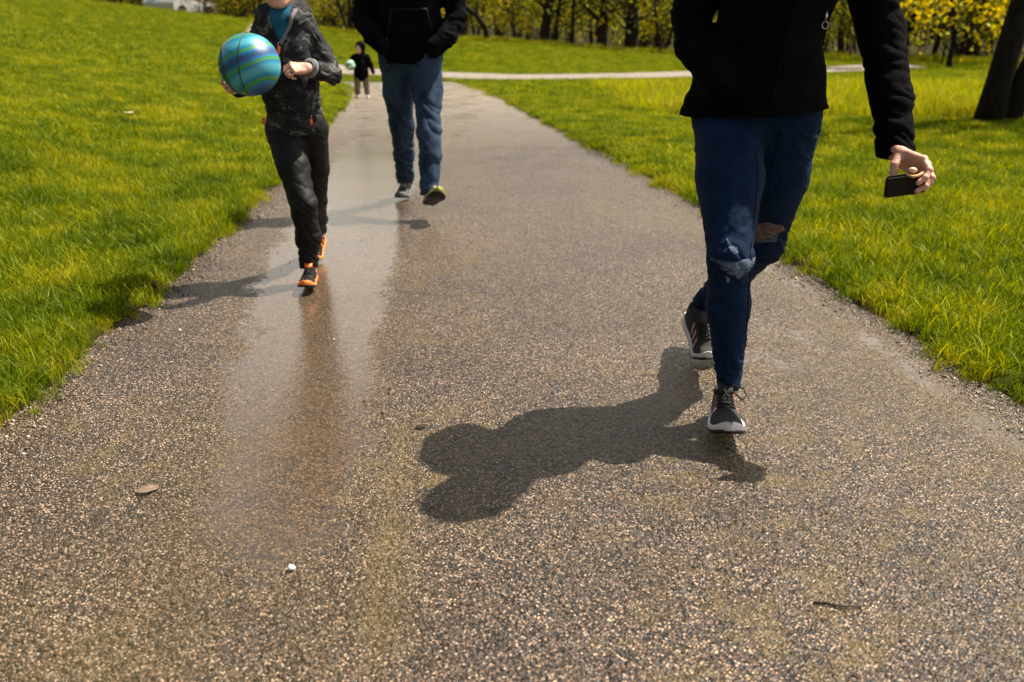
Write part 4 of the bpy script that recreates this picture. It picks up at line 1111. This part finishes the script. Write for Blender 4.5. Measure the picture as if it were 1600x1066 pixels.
    parts, T = body_parts([
        ([(.68, 2.64, .88), (.70, 2.62, 1.1), (.765, 2.62, 1.33)], [.11, .10, .10]), (leg1 + [(.618, 2.42, .07)], [.08, .075, .05, .045, .021, .020]), (leg2 + [(.66, 3.10, .11)], [.09, .075, .05, .042, .022, .022]),
        ([(.905, 2.61, 1.34), (.955, 2.615, 1.22), (.998, 2.59, 1.07), (1.014, 2.50, .90), (1.010, 2.43, .80)], [.045, .042, .036, .030, .026]), ([(.625, 2.62, 1.33), (.535, 2.69, 1.22), (.500, 2.70, 1.12), (.508, 2.63, 1.045), (.565, 2.56, .98)], [.045, .038, .034, .032, .028])], [(HL, .0018), (HR, .0025)], hc, R, 1.0)
    V, Q = join(parts); body = mk('body', V, Q, M['skin'], P); eyes(T, 1.0, body)
    # hair: shoulder length, loose
    Hh = Sdf(); Hh.ell(T((0, .022, .045)), (.088, .102, .088), R, k=.02)
    for q in (-1, 1):
        Hh.chain([T((q * .062, -.01, .03)), T((q * .078, .02, -.06)), T((q * .082, .02, -.15))], [.03, .034, .022], None, .03)
    Hh.chain([T((0, .08, 0)), T((0, .085, -.09)), T((0, .075, -.17))], [.06, .058, .035], None, .03)
    V, Q = Hh.mesh(.005, .02, lambda V, n: -.004 * folds(V[:, [2, 1, 0]], 60, .2, 4, 2)); mk('hair', V, Q, M['hair'], body)
    # shoes
    cols = dict(upper=M['mesh_black'], sole=M['white_sole'], out=M['rubber'], collar=M['mesh_black'], lace=M['lace_b'], stripe=M['pink'])
    shoe(P, (.622, 2.488, .004), (-.15, -1, .17), (0, .17, 1), .285, False, cols, stripes=(.42, .52, .62), bow=True)
    shoe(P, (.640, 3.135, .105), (.12, -.86, -.44), (.02, -.44, .9), .275, True, cols, bend=.46, stripes=(.42, .52, .62))
    # what she holds: a dark phone case and a tan bead standing in for her lit index finger
    ph = thing('phone', 'dark phone in a case gripped in the woman\'s outstretched hand', 'phone', (.998, 2.31, .722))
    bm = bmesh.new(); bmesh.ops.create_cube(bm, size=1)
    bmesh.ops.scale(bm, vec=(.105, .011, .062), verts=bm.verts); bmesh.ops.bevel(bm, geom=bm.edges[:], offset=.005, segments=3, affect='EDGES')
    R2 = np.array(Matrix.Rotation(rad(-8), 3, 'Y') @ Matrix.Rotation(rad(18), 3, 'X'))
    V = np.array([v.co[:] for v in bm.verts]) @ R2.T + np.array((.990, 2.290, .716)); F = [tuple(v.index for v in f.verts) for f in bm.faces]; bm.free()
    case = mk('case', V, F, plain('dark_case', (.005, .004, .0035), .6, .3), ph, smooth=False)
    V, F = sphere(np.array((1.000, 2.285, .752)), (.0115, .008, .008), 18); mk('finger_bead', V, F, plain('pale_tan_bead', (.62, .42, .25), .5, .4, var=.1), ph)
    V, F = tubes([([(.984, 2.280, .742), (.998, 2.272, .738), (1.012, 2.274, .741), (1.026, 2.282, .748)], [.0035, .004, .004, .003])], 8); mk('strap', V, F, plain('tan_strap', (.55, .28, .12), .5, .4), ph)
woman()

# ================================================================== the boy with the ball
def boy():
    P = thing('person', 'boy in grey camouflage jacket and black trousers carrying a ball', 'person', (-.94, 4.1, 0))
    leg1 = [(-1.01, 4.09, .66), (-.955, 4.00, .52), (-.905, 3.93, .36), (-.905, 3.97, .22), (-.912, 3.98, .095)]
    leg2 = [(-.895, 4.12, .66), (-.90, 4.17, .50), (-.925, 4.24, .335), (-.95, 4.38, .22), (-.975, 4.50, .125)]
    S = Sdf(); S.cone((-.99, 4.11, .69), (-.915, 4.11, .69), .098, None, ((0, 1, 0), 1.05))
    S.chain(leg1, [.080, .070, .062, .060, .050]); S.chain(leg2, [.080, .070, .060, .055, .047])
    S.cut((-.91, 3.98, .072), (0, .1, -1))
    def d1(V, n):
        nr_ = gauss(V, (-.905, 3.95, .34), (.12, .12, .08)) + 1.3 * gauss(V, (-.91, 3.98, .15), (.1, .1, .09)) + gauss(V, (-.96, 4.4, .2), (.1, .2, .1))
        return -.010 * folds(V, 22, .9, 2, 3) * (nr_ + .25) - .004 * folds(V, 14, -.9, 11, 2.2)
    V, Q = S.mesh(.006, .022, d1); b1 = bvh_of(V, Q); tr = mk('trousers', V, Q, M['sweat'], P)
    ribbon('side_piping', [(-.865, .63), (-.862, .50), (-.866, .36), (-.875, .25)], .006, b1, M['hem'], tr, .0015, dirv=(-.35, 1, 0), y0=3.3, n=40)
    J = Sdf(); A = ((0, 1, 0), 1.25)
    J.chain([(-.953, 4.1, .62), (-.96, 4.09, .86), (-.97, 4.09, 1.00), (-.972, 4.09, 1.09)], [.130, .128, .128, .115], A)
    J.cut((-.95, 4.1, .648), (0, 0, -1)); J.cone((-1.065, 4.10, 1.085), (-.875, 4.10, 1.085), .055); J.chain([(-.97, 4.11, 1.12), (-.97, 4.11, 1.16)], [.075, .065])
    J.chain([(-1.068, 4.10, 1.08), (-1.10, 4.09, .97), (-1.115, 4.04, .87), (-1.135, 3.90, .855)], [.054, .050, .047, .040], None, .012)
    J.chain([(-.875, 4.10, 1.08), (-.815, 4.10, .99), (-.768, 4.06, .905), (-.80, 3.96, .92), (-.826, 3.91, .935)], [.056, .052, .047, .044, .038], None, .012)
    # hood lying round the neck
    J.chain([(-1.03, 4.02, 1.125), (-1.055, 4.10, 1.155), (-1.01, 4.19, 1.17), (-.93, 4.19, 1.17), (-.885, 4.10, 1.155), (-.905, 4.02, 1.125)], [.024, .036, .05, .05, .036, .026], None, .02)
    J.cut((-1.14, 3.885, .853), (-.12, -1, -.05)); 
    J.cut((-.83, 3.9, .936), (-.75, -1.1, .25)) if False else None
    def d2(V, n):
        arm = sstep(-1.06, -1.09, V[:, 0]) + sstep(-.87, -.84, V[:, 0])
        return -.0075 * folds(V, 24, .5, 6, 2.8) * (arm + .35) - .005 * folds(V, 12, -.8, 13, 2) - .004 * np.exp(-((V[:, 2] - .655) / .01) ** 2)
    V, Q = J.mesh(.0055, .025, d2)
    b2 = bvh_of(V, Q); jk = mk('jacket', V, Q, M['camo'], P)
    decal('tshirt', [(-1.012, 1.20), (-.925, 1.20), (-.925, 1.135), (-.94, 1.095), (-.962, 1.045), (-.972, 1.04), (-.985, 1.07), (-1.0, 1.11), (-1.012, 1.15)], b2, M['teal'], P, .003, .003, y0=3.2)
    lap = ribbon('collar_edge', [(-1.022, 1.17), (-1.008, 1.11), (-.985, 1.06), (-.970, 1.030)], .014, b2, M['camo'], jk, .007, y0=3.2, n=24)
    ribbon('collar_edge', [(-.905, 1.165), (-.918, 1.12), (-.938, 1.08), (-.966, 1.032)], .016, b2, M['hem'], jk, .008, y0=3.2, n=24)
    ribbon('collar_edge', [(-.868, 1.125), (-.905, 1.10), (-.94, 1.065)], .012, b2, M['camo'], jk, .008, y0=3.2, n=20)
    ribbon('zip', [(-.968, 1.035), (-.962, .9), (-.955, .67)], .008, b2, M['sweat'], jk, .003, y0=3.2, n=50)
    ribbon('hem_band', [(-1.06, .672), (-.95, .668), (-.86, .672)], .028, b2, M['camo'], jk, .002, y0=3.2, n=40)
    ribbon('pocket_zip', [(-.86, .80), (-.872, .73)], .008, b2, M['sweat'], jk, .003, y0=3.2, n=12)
    def tab(x, z, w_, h_, tilt=0, yoff=0.004):
        hit = b2.ray_cast(Vector((x, 3.2, z)), Vector((0, 1, 0)))[0]
        yy = (hit[1] if hit else 3.98) - yoff
        bm = bmesh.new(); bmesh.ops.create_cube(bm, size=1); bmesh.ops.scale(bm, vec=(w_, .006, h_), verts=bm.verts); bmesh.ops.bevel(bm, geom=bm.edges[:], offset=.002, segments=2, affect='EDGES')
        V = np.array([v.co[:] for v in bm.verts]) @ np.array(Matrix.Rotation(tilt, 3, 'Y')).T + np.array((x, yy, z)); F = [tuple(v.index for v in f.verts) for f in bm.faces]; bm.free()
        mk('zip_pull', V, F, M['orange'], jk)
        V, F = tubes([([(x, yy - .001, z + h_ * .5), (x + .002, yy + .001, z + h_ * .5 + .014)], [.0025, .003])], 6); mk('zip_slider', V, F, M['steel'], jk)
    tab(-.974, 1.008, .013, .034, .15); tab(-.868, .712, .013, .028, -.15)
    V, F = tubes([([(-1.082, 4.06, .725), (-1.088, 4.055, .700)], [.007, .007])], 8); mk('hem_tab', V, F, M['orange'], jk)
    # cuff bands at the visible sleeve
    d_ = nv((-.026, -.05, .015)); 
    for q, c in ((0, 'hem'), (.016, 'sweat')):
        pc = np.array((-.826, 3.91, .935)) - d_ * (.004 + q - .016)
        V, F = tubes([([pc - d_ * .007, pc + d_ * .007], [.0405 - .0 * q, .0395])], 20); mk('cuff', V, F, M[c], jk)
    # hands
    HL = Sdf(); HL.cone((-.81, 3.93, .925), (-.838, 3.885, .941), .019, .018, k=.02)
    hand(HL, (-.838, 3.885, .941), (-.80, -.5, -.02), (-.30, -.75, .55), True, .74, curls=[(.75, 1.2, .8), (.8, 1.25, .8), (.85, 1.25, .8), (.9, 1.25, .8)], thumb=(.35, .3), thumb_down=.6)
    HR = Sdf(); HR.cone((-1.135, 3.91, .855), (-1.138, 3.84, .860), .019, .018, k=.02)
    hand(HR, (-1.140, 3.835, .862), (.06, -1, .02), (-.76, 0, -.62), False, .76, curls=[(.15, .45, .4), (.22, .5, .4), (.28, .5, .4), (.35, .55, .4)], thumb=(.1, .1), spread=.12, thumb_out=1.1)
    R = rotm(0, .1); hc = (-.972, 4.06, 1.275)
    parts, T = body_parts([
        ([(-.955, 4.11, .70), (-.96, 4.1, .9), (-.97, 4.1, 1.07)], [.09, .085, .09]), (leg1 + [(-.91, 4.0, .05)], [.065, .055, .045, .04, .028, .025]), (leg2 + [(-.98, 4.52, .08)], [.065, .055, .045, .04, .028, .025]),
        ([(-1.06, 4.10, 1.07), (-1.10, 4.09, .97), (-1.115, 4.04, .87), (-1.135, 3.91, .855)], [.030, .026, .024, .018]), ([(-.88, 4.10, 1.07), (-.815, 4.10, .99), (-.768, 4.06, .905), (-.80, 3.96, .92)], [.030, .026, .024, .018])], [(HL, .0018), (HR, .0018)], hc, R, .88, .007)
    V, Q = join(parts); body = mk('body', V, Q, M['skin'], P); eyes(T, .88, body)
    Hh = Sdf(); Hh.ell(T((0, .022, .05)), np.array((.086, .100, .082)) * .9, R); Hh.ell(T((0, .06, -.01)), np.array((.07, .06, .07)) * .9, R)
    V, Q = Hh.mesh(.005, .02, lambda V, n: -.004 * folds(V[:, [2, 1, 0]], 60, .2, 4, 2)); mk('hair', V, Q, M['hair'], body)
    cols = dict(upper=M['sweat'], sole=M['orange_sole'], out=M['rubber'], collar=M['orange'], lace=M['lace_b'], stripe=M['orange'])
    shoe(P, (-.914, 4.02, .004), (.10, -1, .10), (0, .10, 1), .235, False, cols, stripes=None)
    c2 = dict(cols); c2['sole'] = M['orange_sole']; c2['out'] = M['lime_sole']
    shoe(P, (-.972, 4.57, .072), (-.06, -.86, -.34), (0, -.34, .9), .232, True, c2, bend=.38, stripes=(.3, .45))
boy()

def ball(name, label, c, r, seed=0, letters=True, small=False):
    m, n, b = nmat('blue_green_swirl_rubber_%d' % seed)
    tc = N(n, 'ShaderNodeTexCoord'); mpp = N(n, 'ShaderNodeMapping')
    mpp.inputs['Rotation'].default_value = (.3, rad(24), 0); n.links.new(tc.outputs['Object'], mpp.inputs[0])
    wv = N(n, 'ShaderNodeTexWave', Scale=(2.7 if not small else 4), Distortion=1.7, Detail=2); wv.bands_direction = 'Z'; wv.inputs['Detail Scale'].default_value = 1.2
    n.links.new(mpp.outputs[0], wv.inputs['Vector'])
    cs = [(0, (.001, .045, .14)), (.12, (.001, .10, .28)), (.27, (.004, .19, .38)), (.33, (.01, .20, .05)), (.56, (.06, .28, .03)), (.62, (.004, .13, .28)), (.84, (.01, .24, .38)), (.97, (.06, .32, .40))]
    if small: cs = [(0, (.02, .25, .12)), (.4, (.15, .5, .2)), (.8, (.5, .65, .5))]
    r_ = ramp(n, wv.outputs['Fac'], cs)
    n.links.new(r_.outputs[0], b.inputs['Base Color']); b.inputs['Roughness'].default_value = .38; b.inputs['Specular IOR Level'].default_value = .6
    v = N(n, 'ShaderNodeTexVoronoi', Scale=520); n.links.new(tc.outputs['Object'], v.inputs['Vector'])
    bp = N(n, 'ShaderNodeBump', Strength=.35, Distance=.001); n.links.new(v.outputs['Distance'], bp.inputs['Height']); n.links.new(bp.outputs[0], b.inputs['Normal'])
    t = thing(name, label, 'ball', c)
    V, F = sphere(c, r, 64 if not small else 24); sk = mk('skin', V, F, m, t)
    if small: return t
    c = np.array(c); seam = M['rubber']
    R = np.array(Matrix.Rotation(rad(-6), 3, 'Z'))
    def put(fn, nn=64):
        P = [c + R @ (nv(fn(a)) * (r + .0002)) for a in np.linspace(0, 6.2832, nn)]
        V, F = tubes([(P, [.0019] * nn)], 6); mk('seam', V, F, seam, t)
    put(lambda a: (.02, math.cos(a), math.sin(a)))                                   # the upright seam facing us
    put(lambda a: (-.56 - .24 * math.sin(a), math.cos(a) * .80, math.sin(a) * .80))
    put(lambda a: (-.64 - .24 * math.sin(a), math.cos(a) * .72, math.sin(a) * .72))
    # outlined lettering down the left band
    for i, ch in enumerate('VOIT'):
        cu = bpy.data.curves.new('lettering', 'FONT'); cu.body = ch; cu.size = .034; cu.align_x = 'CENTER'; cu.align_y = 'CENTER'; cu.fill_mode = 'NONE'; cu.bevel_depth = .0014; cu.bevel_resolution = 1
        o = bpy.data.objects.new('lettering', cu); C.objects.link(o)
        me = bpy.data.meshes.new_from_object(o.evaluated_get(bpy.context.evaluated_depsgraph_get())); C.objects.unlink(o); bpy.data.objects.remove(o)
        if not len(me.vertices): continue
        th = rad(28 - i * 21)                                                        # going down the band
        P = []
        for v_ in me.vertices:
            a = th - v_.co.x / r; lat = -.80 - .12 * math.sin(a) + v_.co.y / r * .6                      # letters run along the band
            q = math.sqrt(max(0, 1 - lat * lat)); P.append(c + R @ (np.array((lat, -q * math.cos(a), q * math.sin(a))) * (r + .0008)))
        mk('lettering', P, [tuple(p.vertices) for p in me.polygons], M['rubber'], t)
    V, F = sphere(c + R @ (nv((.02, -.78, .62)) * r), .0028, 10); mk('valve', V, F, seam, t)
    return t
ball('ball', 'blue and green swirled rubber ball held in the boy\'s right hand', (-1.0225, 3.70, .958), .118)

# ================================================================== the man behind
def man():
    P = thing('person', 'man in black hooded top and blue jeans walking with hands in pockets', 'person', (-.60, 5.8, 0))
    leg1 = [(-.70, 5.78, .93), (-.708, 5.87, .72), (-.705, 5.96, .50), (-.712, 6.06, .30), (-.732, 6.24, .125)]
    leg2 = [(-.53, 5.76, .93), (-.512, 5.68, .74), (-.497, 5.56, .52), (-.490, 5.50, .36), (-.492, 5.44, .165)]
    S = Sdf(); S.cone((-.675, 5.79, .95), (-.555, 5.79, .95), .145, None, ((0, 1, 0), 1.1))
    S.chain(leg1, [.115, .100, .080, .074, .066]); S.chain(leg2, [.115, .098, .078, .073, .066])
    S.cut((-.49, 5.44, .145), (0, -.3, -1)); S.cone((-.73, 6.2, .05), (-.73, 6.3, .05), .06, None, k=.001, sub=True)
    def d1(V, n):
        nr_ = gauss(V, (-.49, 5.5, .28), (.15, .15, .18)) + gauss(V, (-.71, 6.1, .25), (.15, .2, .15)) + .7 * gauss(V, (-.5, 5.6, .58), (.15, .2, .12))
        return -.013 * folds(V, 13, .9, 2, 3) * (nr_ + .4) - .006 * folds(V, 9, -.9, 11, 2.2)
    V, Q = S.mesh(.007, .025, d1); bj = bvh_of(V, Q); mk('jeans', V, Q, M['denim2'], P)
    J = Sdf(); A = ((0, 1, 0), 1.3)
    J.chain([(-.615, 5.78, .84), (-.615, 5.76, 1.15), (-.61, 5.75, 1.35), (-.61, 5.76, 1.48)], [.185, .19, .195, .16], A)
    J.cut((-.6, 5.7, .895), (0, 0, -1)); J.cone((-.77, 5.77, 1.48), (-.45, 5.77, 1.48), .085); J.chain([(-.61, 5.77, 1.5), (-.61, 5.76, 1.58)], [.10, .08])
    J.chain([(-.80, 5.77, 1.46), (-.87, 5.78, 1.30), (-.895, 5.76, 1.17), (-.83, 5.63, 1.06), (-.76, 5.60, 1.0)], [.085, .078, .070, .062, .055], None, .015)
    J.chain([(-.42, 5.77, 1.46), (-.35, 5.78, 1.30), (-.325, 5.76, 1.17), (-.39, 5.65, 1.04), (-.46, 5.62, .99)], [.085, .078, .072, .066, .06], None, .015)
    J.chain([(-.72, 5.72, 1.56), (-.70, 5.88, 1.58), (-.52, 5.88, 1.58), (-.50, 5.72, 1.56)], [.04, .06, .06, .04])
    def d2(V, n):
        arm = sstep(-.8, -.84, V[:, 0]) + sstep(-.41, -.37, V[:, 0])
        return -.012 * folds(V, 16, .4, 6, 2.8) * (arm + .3) - .006 * folds(V, 9, -.8, 13, 2)
    V, Q = J.mesh(.008, .03, d2); 
    b2 = bvh_of(V, Q); jk = mk('hooded_top', V, Q, M['blackhood'], P)
    ribbon('pocket_edge', [(-.735, 1.06), (-.70, 1.20), (-.50, 1.205), (-.47, 1.08)], .010, b2, M['denim2'] if False else M['sweat'], jk, .005, y0=4.5, n=60)
    ribbon('waist_hem', [(-.79, .94), (-.61, .93), (-.44, .94)], .045, b2, M['blackhood'], jk, .003, y0=4.5, n=40)
    HL = Sdf(); HL.cone((-.47, 5.68, .995), (-.50, 5.70, .96), .026, .024, k=.02); hand(HL, (-.505, 5.72, .99), (-.4, -.1, -.8), (.3, -.8, .2), True, 1.0, curl=(.5, .6, .4))
    HR = Sdf(); HR.cone((-.77, 5.66, 1.03), (-.70, 5.72, 1.0), .026, .024, k=.02); hand(HR, (-.69, 5.74, 1.0), (.4, .15, -.8), (-.3, -.8, .2), False, 1.0, curl=(.5, .6, .4))
    R = rotm(-.1, .1); hc = (-.61, 5.72, 1.70)
    parts, T = body_parts([
        ([(-.615, 5.79, .95), (-.61, 5.77, 1.2), (-.61, 5.77, 1.46)], [.13, .13, .13]), (leg1 + [(-.735, 6.26, .07)], [.09, .08, .055, .052, .036, .035]), (leg2 + [(-.49, 5.435, .15)], [.09, .08, .055, .052, .036, .035]),
        ([(-.80, 5.77, 1.45), (-.87, 5.78, 1.30), (-.89, 5.76, 1.17), (-.83, 5.65, 1.06)], [.045, .040, .034, .028]), ([(-.42, 5.77, 1.45), (-.35, 5.78, 1.30), (-.33, 5.76, 1.17), (-.39, 5.67, 1.04)], [.045, .040, .034, .028])], [(HL, .003), (HR, .003)], hc, R, 1.04)
    V, Q = join(parts); body = mk('body', V, Q, M['skin'], P); eyes(T, 1.04, body)
    Hh = Sdf(); Hh.ell(T((0, .022, .05)), np.array((.082, .098, .080)) * 1.04, R); Hh.ell(T((0, .06, -.01)), np.array((.068, .055, .06)), R)
    V, Q = Hh.mesh(.006, .02, lambda V, n: -.003 * folds(V[:, [2, 1, 0]], 60, .2, 4, 2)); mk('hair', V, Q, M['hair'], body)
    cols = dict(upper=M['mesh_dark'], sole=M['hem'], out=M['rubber'], collar=M['mesh_dark'], lace=M['lace_g'], stripe=M['lace_g'])
    shoe(P, (-.722, 6.36, .045), (-.08, -1, -.14), (0, -.14, 1), .30, False, cols, bend=.15, stripes=(.45,))
    c2 = dict(cols); c2['sole'] = M['lime_sole']
    shoe(P, (-.515, 5.50, .075), (.36, -1, .42), (.1, .42, 1), .30, True, c2, stripes=(.45,))
man()

# ================================================================== the small child far down the path
def toddler():
    x0, y0 = -2.58, 16.2
    P = thing('person', 'small child in black hooded coat and tan trousers far down the path', 'person', (x0, y0, 0))
    def o(p): return (x0 + p[0], y0 + p[1], p[2])
    l1 = [o((-.07, 0, .38)), o((-.07, -.03, .22)), o((-.08, -.02, .07))]; l2 = [o((.07, 0, .38)), o((.075, .0, .22)), o((.08, .03, .07))]
    S = Sdf(); S.chain(l1, [.065, .055, .05]).chain(l2, [.065, .055, .05]); S.cut(o((0, 0, .055)), (0, 0, -1))
    V, Q = S.mesh(.01, .02, lambda V, n: -.006 * folds(V, 20, .5, 2, 2)); mk('trousers', V, Q, M['khaki'], P)
    J = Sdf(); J.chain([o((0, 0, .40)), o((0, 0, .55)), o((0, 0, .66))], [.135, .12, .10], ((0, 1, 0), 1.15)); J.cone(o((-.09, 0, .68)), o((.09, 0, .68)), .05)
    J.chain([o((-.12, 0, .67)), o((-.18, -.02, .54)), o((-.13, -.12, .50))], [.05, .045, .04]); J.chain([o((.12, 0, .67)), o((.17, 0, .54)), o((.205, -.01, .42))], [.05, .045, .038])
    V, Q = J.mesh(.009, .02, lambda V, n: -.006 * folds(V, 20, .5, 3, 2)); jk = mk('coat', V, Q, M['blackhood'], P)
    R = rotm(-.5, .1); Hd = Sdf(); HR = Sdf(); hand(HR, o((-.13, -.12, .50)), (.2, -1, .2), (0, 0, -1), False, .5); HL = Sdf(); hand(HL, o((.206, -.012, .415)), (.1, -.1, -1), (1, 0, 0), True, .5)
    parts, T = body_parts([([o((0, 0, .4)), o((0, 0, .66))], [.09, .08]), (l1, [.045, .04, .03]), (l2, [.045, .04, .03]), ([o((-.12, 0, .66)), o((-.18, -.02, .54)), o((-.13, -.12, .50))], [.03, .025, .02]), ([o((.12, 0, .66)), o((.17, 0, .54)), o((.205, -.01, .42))], [.03, .025, .02])],
                          [(HR, .003), (HL, .003)], o((0, -.02, .82)), R, .78, .008)
    V, Q = join(parts); body = mk('body', V, Q, M['skin'], P); eyes(T, .78, body)
    Hh = Sdf(); Hh.ell(T((0, .03, .03)), (.088, .095, .088), R); Hh.cone(T((0, .03, -.06)), T((0, .03, -.12)), .07, .07); Hh.ell(T((0, -.09, -.005)), (.05, .05, .06), R, sub=True)
    V, Q = Hh.mesh(.006, .015); mk('hood', V, Q, M['blackhood'], jk)
    cols = dict(upper=M['white_sole'], sole=M['white_sole'], out=M['rubber'], collar=M['mesh_black'], lace=M['lace_g'], stripe=M['pink'])
    shoe(P, o((-.085, .06, .003)), (-.1, -1, 0), (0, 0, 1), .16, False, cols, laces=False); shoe(P, o((.085, .10, .003)), (.1, -1, 0), (0, 0, 1), .16, True, cols, laces=False)
    ball('ball', 'small pale green ball held by the small distant child', o((-.15, -.20, .545)), .085, 1, small=True)
toddler()

# ------------------------------------------------------------------ small things
def pebble(name, label, cat, x, y, r, col, flat=.6, seed=0):
    rg_ = np.random.default_rng(seed); bm = bmesh.new(); bmesh.ops.create_icosphere(bm, subdivisions=3, radius=1)
    V = np.array([v.co[:] for v in bm.verts]); F = [tuple(v.index for v in f.verts) for f in bm.faces]; bm.free()
    V = V * (1 + .22 * pn(V * 1.3, seed)[:, None]) * np.array(r); 
    z = zh(x, y)
    return tag(mk(name, V + [x, y, z + r[2] * .45], F, plain(name + '_surface', col, .5, .4, var=.15), None, loc=(x, y, z)), label, cat)
pebble('pebble', 'small white pebble on the wet path at lower left', 'stone', -.468, 1.672, (.0085, .007, .006), (.8, .78, .76), seed=3)
def dead_leaf(label, x, y, s, col, rz):
    z = zh(x, y); V = []; F = []; n = 9
    for i in range(n):
        t = i / (n - 1); wd = s * .34 * math.sin(math.pi * min(1, t * .97 + .03)) ** .7 * (1 + .15 * math.sin(9 * t))
        for q in (-1, -.5, 0, .5, 1):
            lx_, ly_ = (t - .5) * s, q * wd; c_, s_ = math.cos(rz), math.sin(rz)
            V.append((x + lx_ * c_ - ly_ * s_, y + lx_ * s_ + ly_ * c_, z + .003 + abs(q) ** 2 * s * .03 + .02 * s * math.sin(4 * t)))
    for i in range(n - 1):
        for j in range(4): a = i * 5 + j; F.append((a, a + 5, a + 6, a + 1))
    o = mk('fallen_leaf', V, F, plain('dead_leaf', col, .8, .2, var=.3, scale=80), None, loc=(x, y, z)); md = o.modifiers.new('t', 'SOLIDIFY'); md.thickness = .0012
    return tag(o, label, 'leaf')
dead_leaf('flat tan leaf pressed on the wet path at the lower left', -.905, 2.02, .055, (.17, .115, .08), .7)
l = dead_leaf('pale dry leaf caught high in the left lawn grass', -3.95, 9.6, .16, (.5, .36, .24), 2.2); l.location.z += .07
dead_leaf('tiny dark leaf lying on the path left of the shadow', -.262, 2.40, .035, (.03, .02, .012), .3)
# twig at lower right
z = 0; V, F = tubes([([(.60, 1.545, .004), (.622, 1.54, .006), (.652, 1.532, .004), (.69, 1.530, .005)], [.0022, .0026, .0022, .0012])], 6)
tag(mk('twig', V, F, M['bark2'], None, loc=(.64, 1.54, 0)), 'short brown twig on the glittering path at the lower right', 'twig')
# thin marker post by the end of the cross path
xp, yp = 14.0, 31.0
bm = bmesh.new()
V, F = tubes([([(xp, yp, zh(xp, yp) - .1), (xp + .05, yp, zh(xp, yp) + .55), (xp + .09, yp, zh(xp, yp) + .62)], [.035, .03, .02])], 10)
pt = thing('marker_post', 'thin dark leaning post at the end of the crossing path', 'post', (xp, yp, zh(xp, yp)))
mk('post', V, F, M['bark2'], pt)
V, F = tubes([([(xp + .03, yp, zh(xp, yp) + .53), (xp + .10, yp, zh(xp, yp) + .66)], [.045, .04])], 10); mk('cap', V, F, M['bark'], pt)

# parked car just beyond the crest at the top left
def car():
    x0, y0 = -17.6, 51.5; z0 = zh(x0, y0)
    t = thing('parked_car', 'silver grey car parked beyond the crest of the left hill', 'car', (x0, y0, z0), 1.35)
    paint = plain('silver_paint', (.45, .45, .47), .3, .6, var=.04, metal=.3); glass = plain('dark_glass', (.01, .012, .015), .08, .6); blk = M['rubber']
    # side profile lofted across the width; the car stands side-on, nose to the right
    prof = [(-2.1, .35), (-2.12, .75), (-1.95, .98), (-1.2, 1.02), (-.55, 1.42), (.55, 1.45), (1.25, 1.08), (2.0, .95), (2.15, .62), (2.1, .32)]
    V = []; F = []; ws = [(-.82, .0), (-.86, .5), (-.70, 1.0), (.70, 1.0), (.86, .5), (.82, .0)]
    for yy, k in ((-.84, 0), (-.88, 1), (.88, 1), (.84, 0)):
        for px, pz_ in prof: V.append((x0 + px, y0 + yy * (1 if pz_ < 1.03 else .8), z0 + pz_))
    n = len(prof)
    for i in range(3):
        for j in range(n): a = i * n + j; b_ = i * n + (j + 1) % n; F.append((a, a + n, b_ + n, b_))
    F.append(tuple(range(n))); F.append(tuple(reversed(range(3 * n, 4 * n))))
    body = mk('body', V, F, paint, t, smooth=False)
    for sd in (-1, 1):
        for q in ([(-1.05, 1.04), (-.52, 1.36), (-.05, 1.38), (-.05, 1.03)], [(.03, 1.03), (.03, 1.38), (.5, 1.39), (1.1, 1.06)]):
            V = [(x0 + a, y0 + sd * .895 * (1 if b_ < 1.1 else .83), z0 + b_) for a, b_ in q]; V += [(v[0], v[1] - sd * .03, v[2]) for v in V]
            mk('window', V, [(0, 1, 2, 3), (7, 6, 5, 4), (0, 4, 5, 1), (1, 5, 6, 2), (2, 6, 7, 3), (3, 7, 4, 0)], glass, t, smooth=False)
        for wx in (-1.35, 1.35):
            V, F = tubes([([(x0 + wx, y0 + sd * .70, z0 + .33), (x0 + wx, y0 + sd * .91, z0 + .33)], [.33, .33])], 20); wh = mk('wheel', V, F, blk, t, smooth=False)
            V, F = tubes([([(x0 + wx, y0 + sd * .88, z0 + .33), (x0 + wx, y0 + sd * .925, z0 + .33)], [.2, .19])], 14); mk('rim', V, F, M['steel'], wh, smooth=False)
    for q in (-1, 1):
        V, F = sphere((x0 + 2.08, y0 + q * .62, z0 + .72), (.08, .16, .08), 12); mk('headlight', V, F, M['eye'], t)
car()
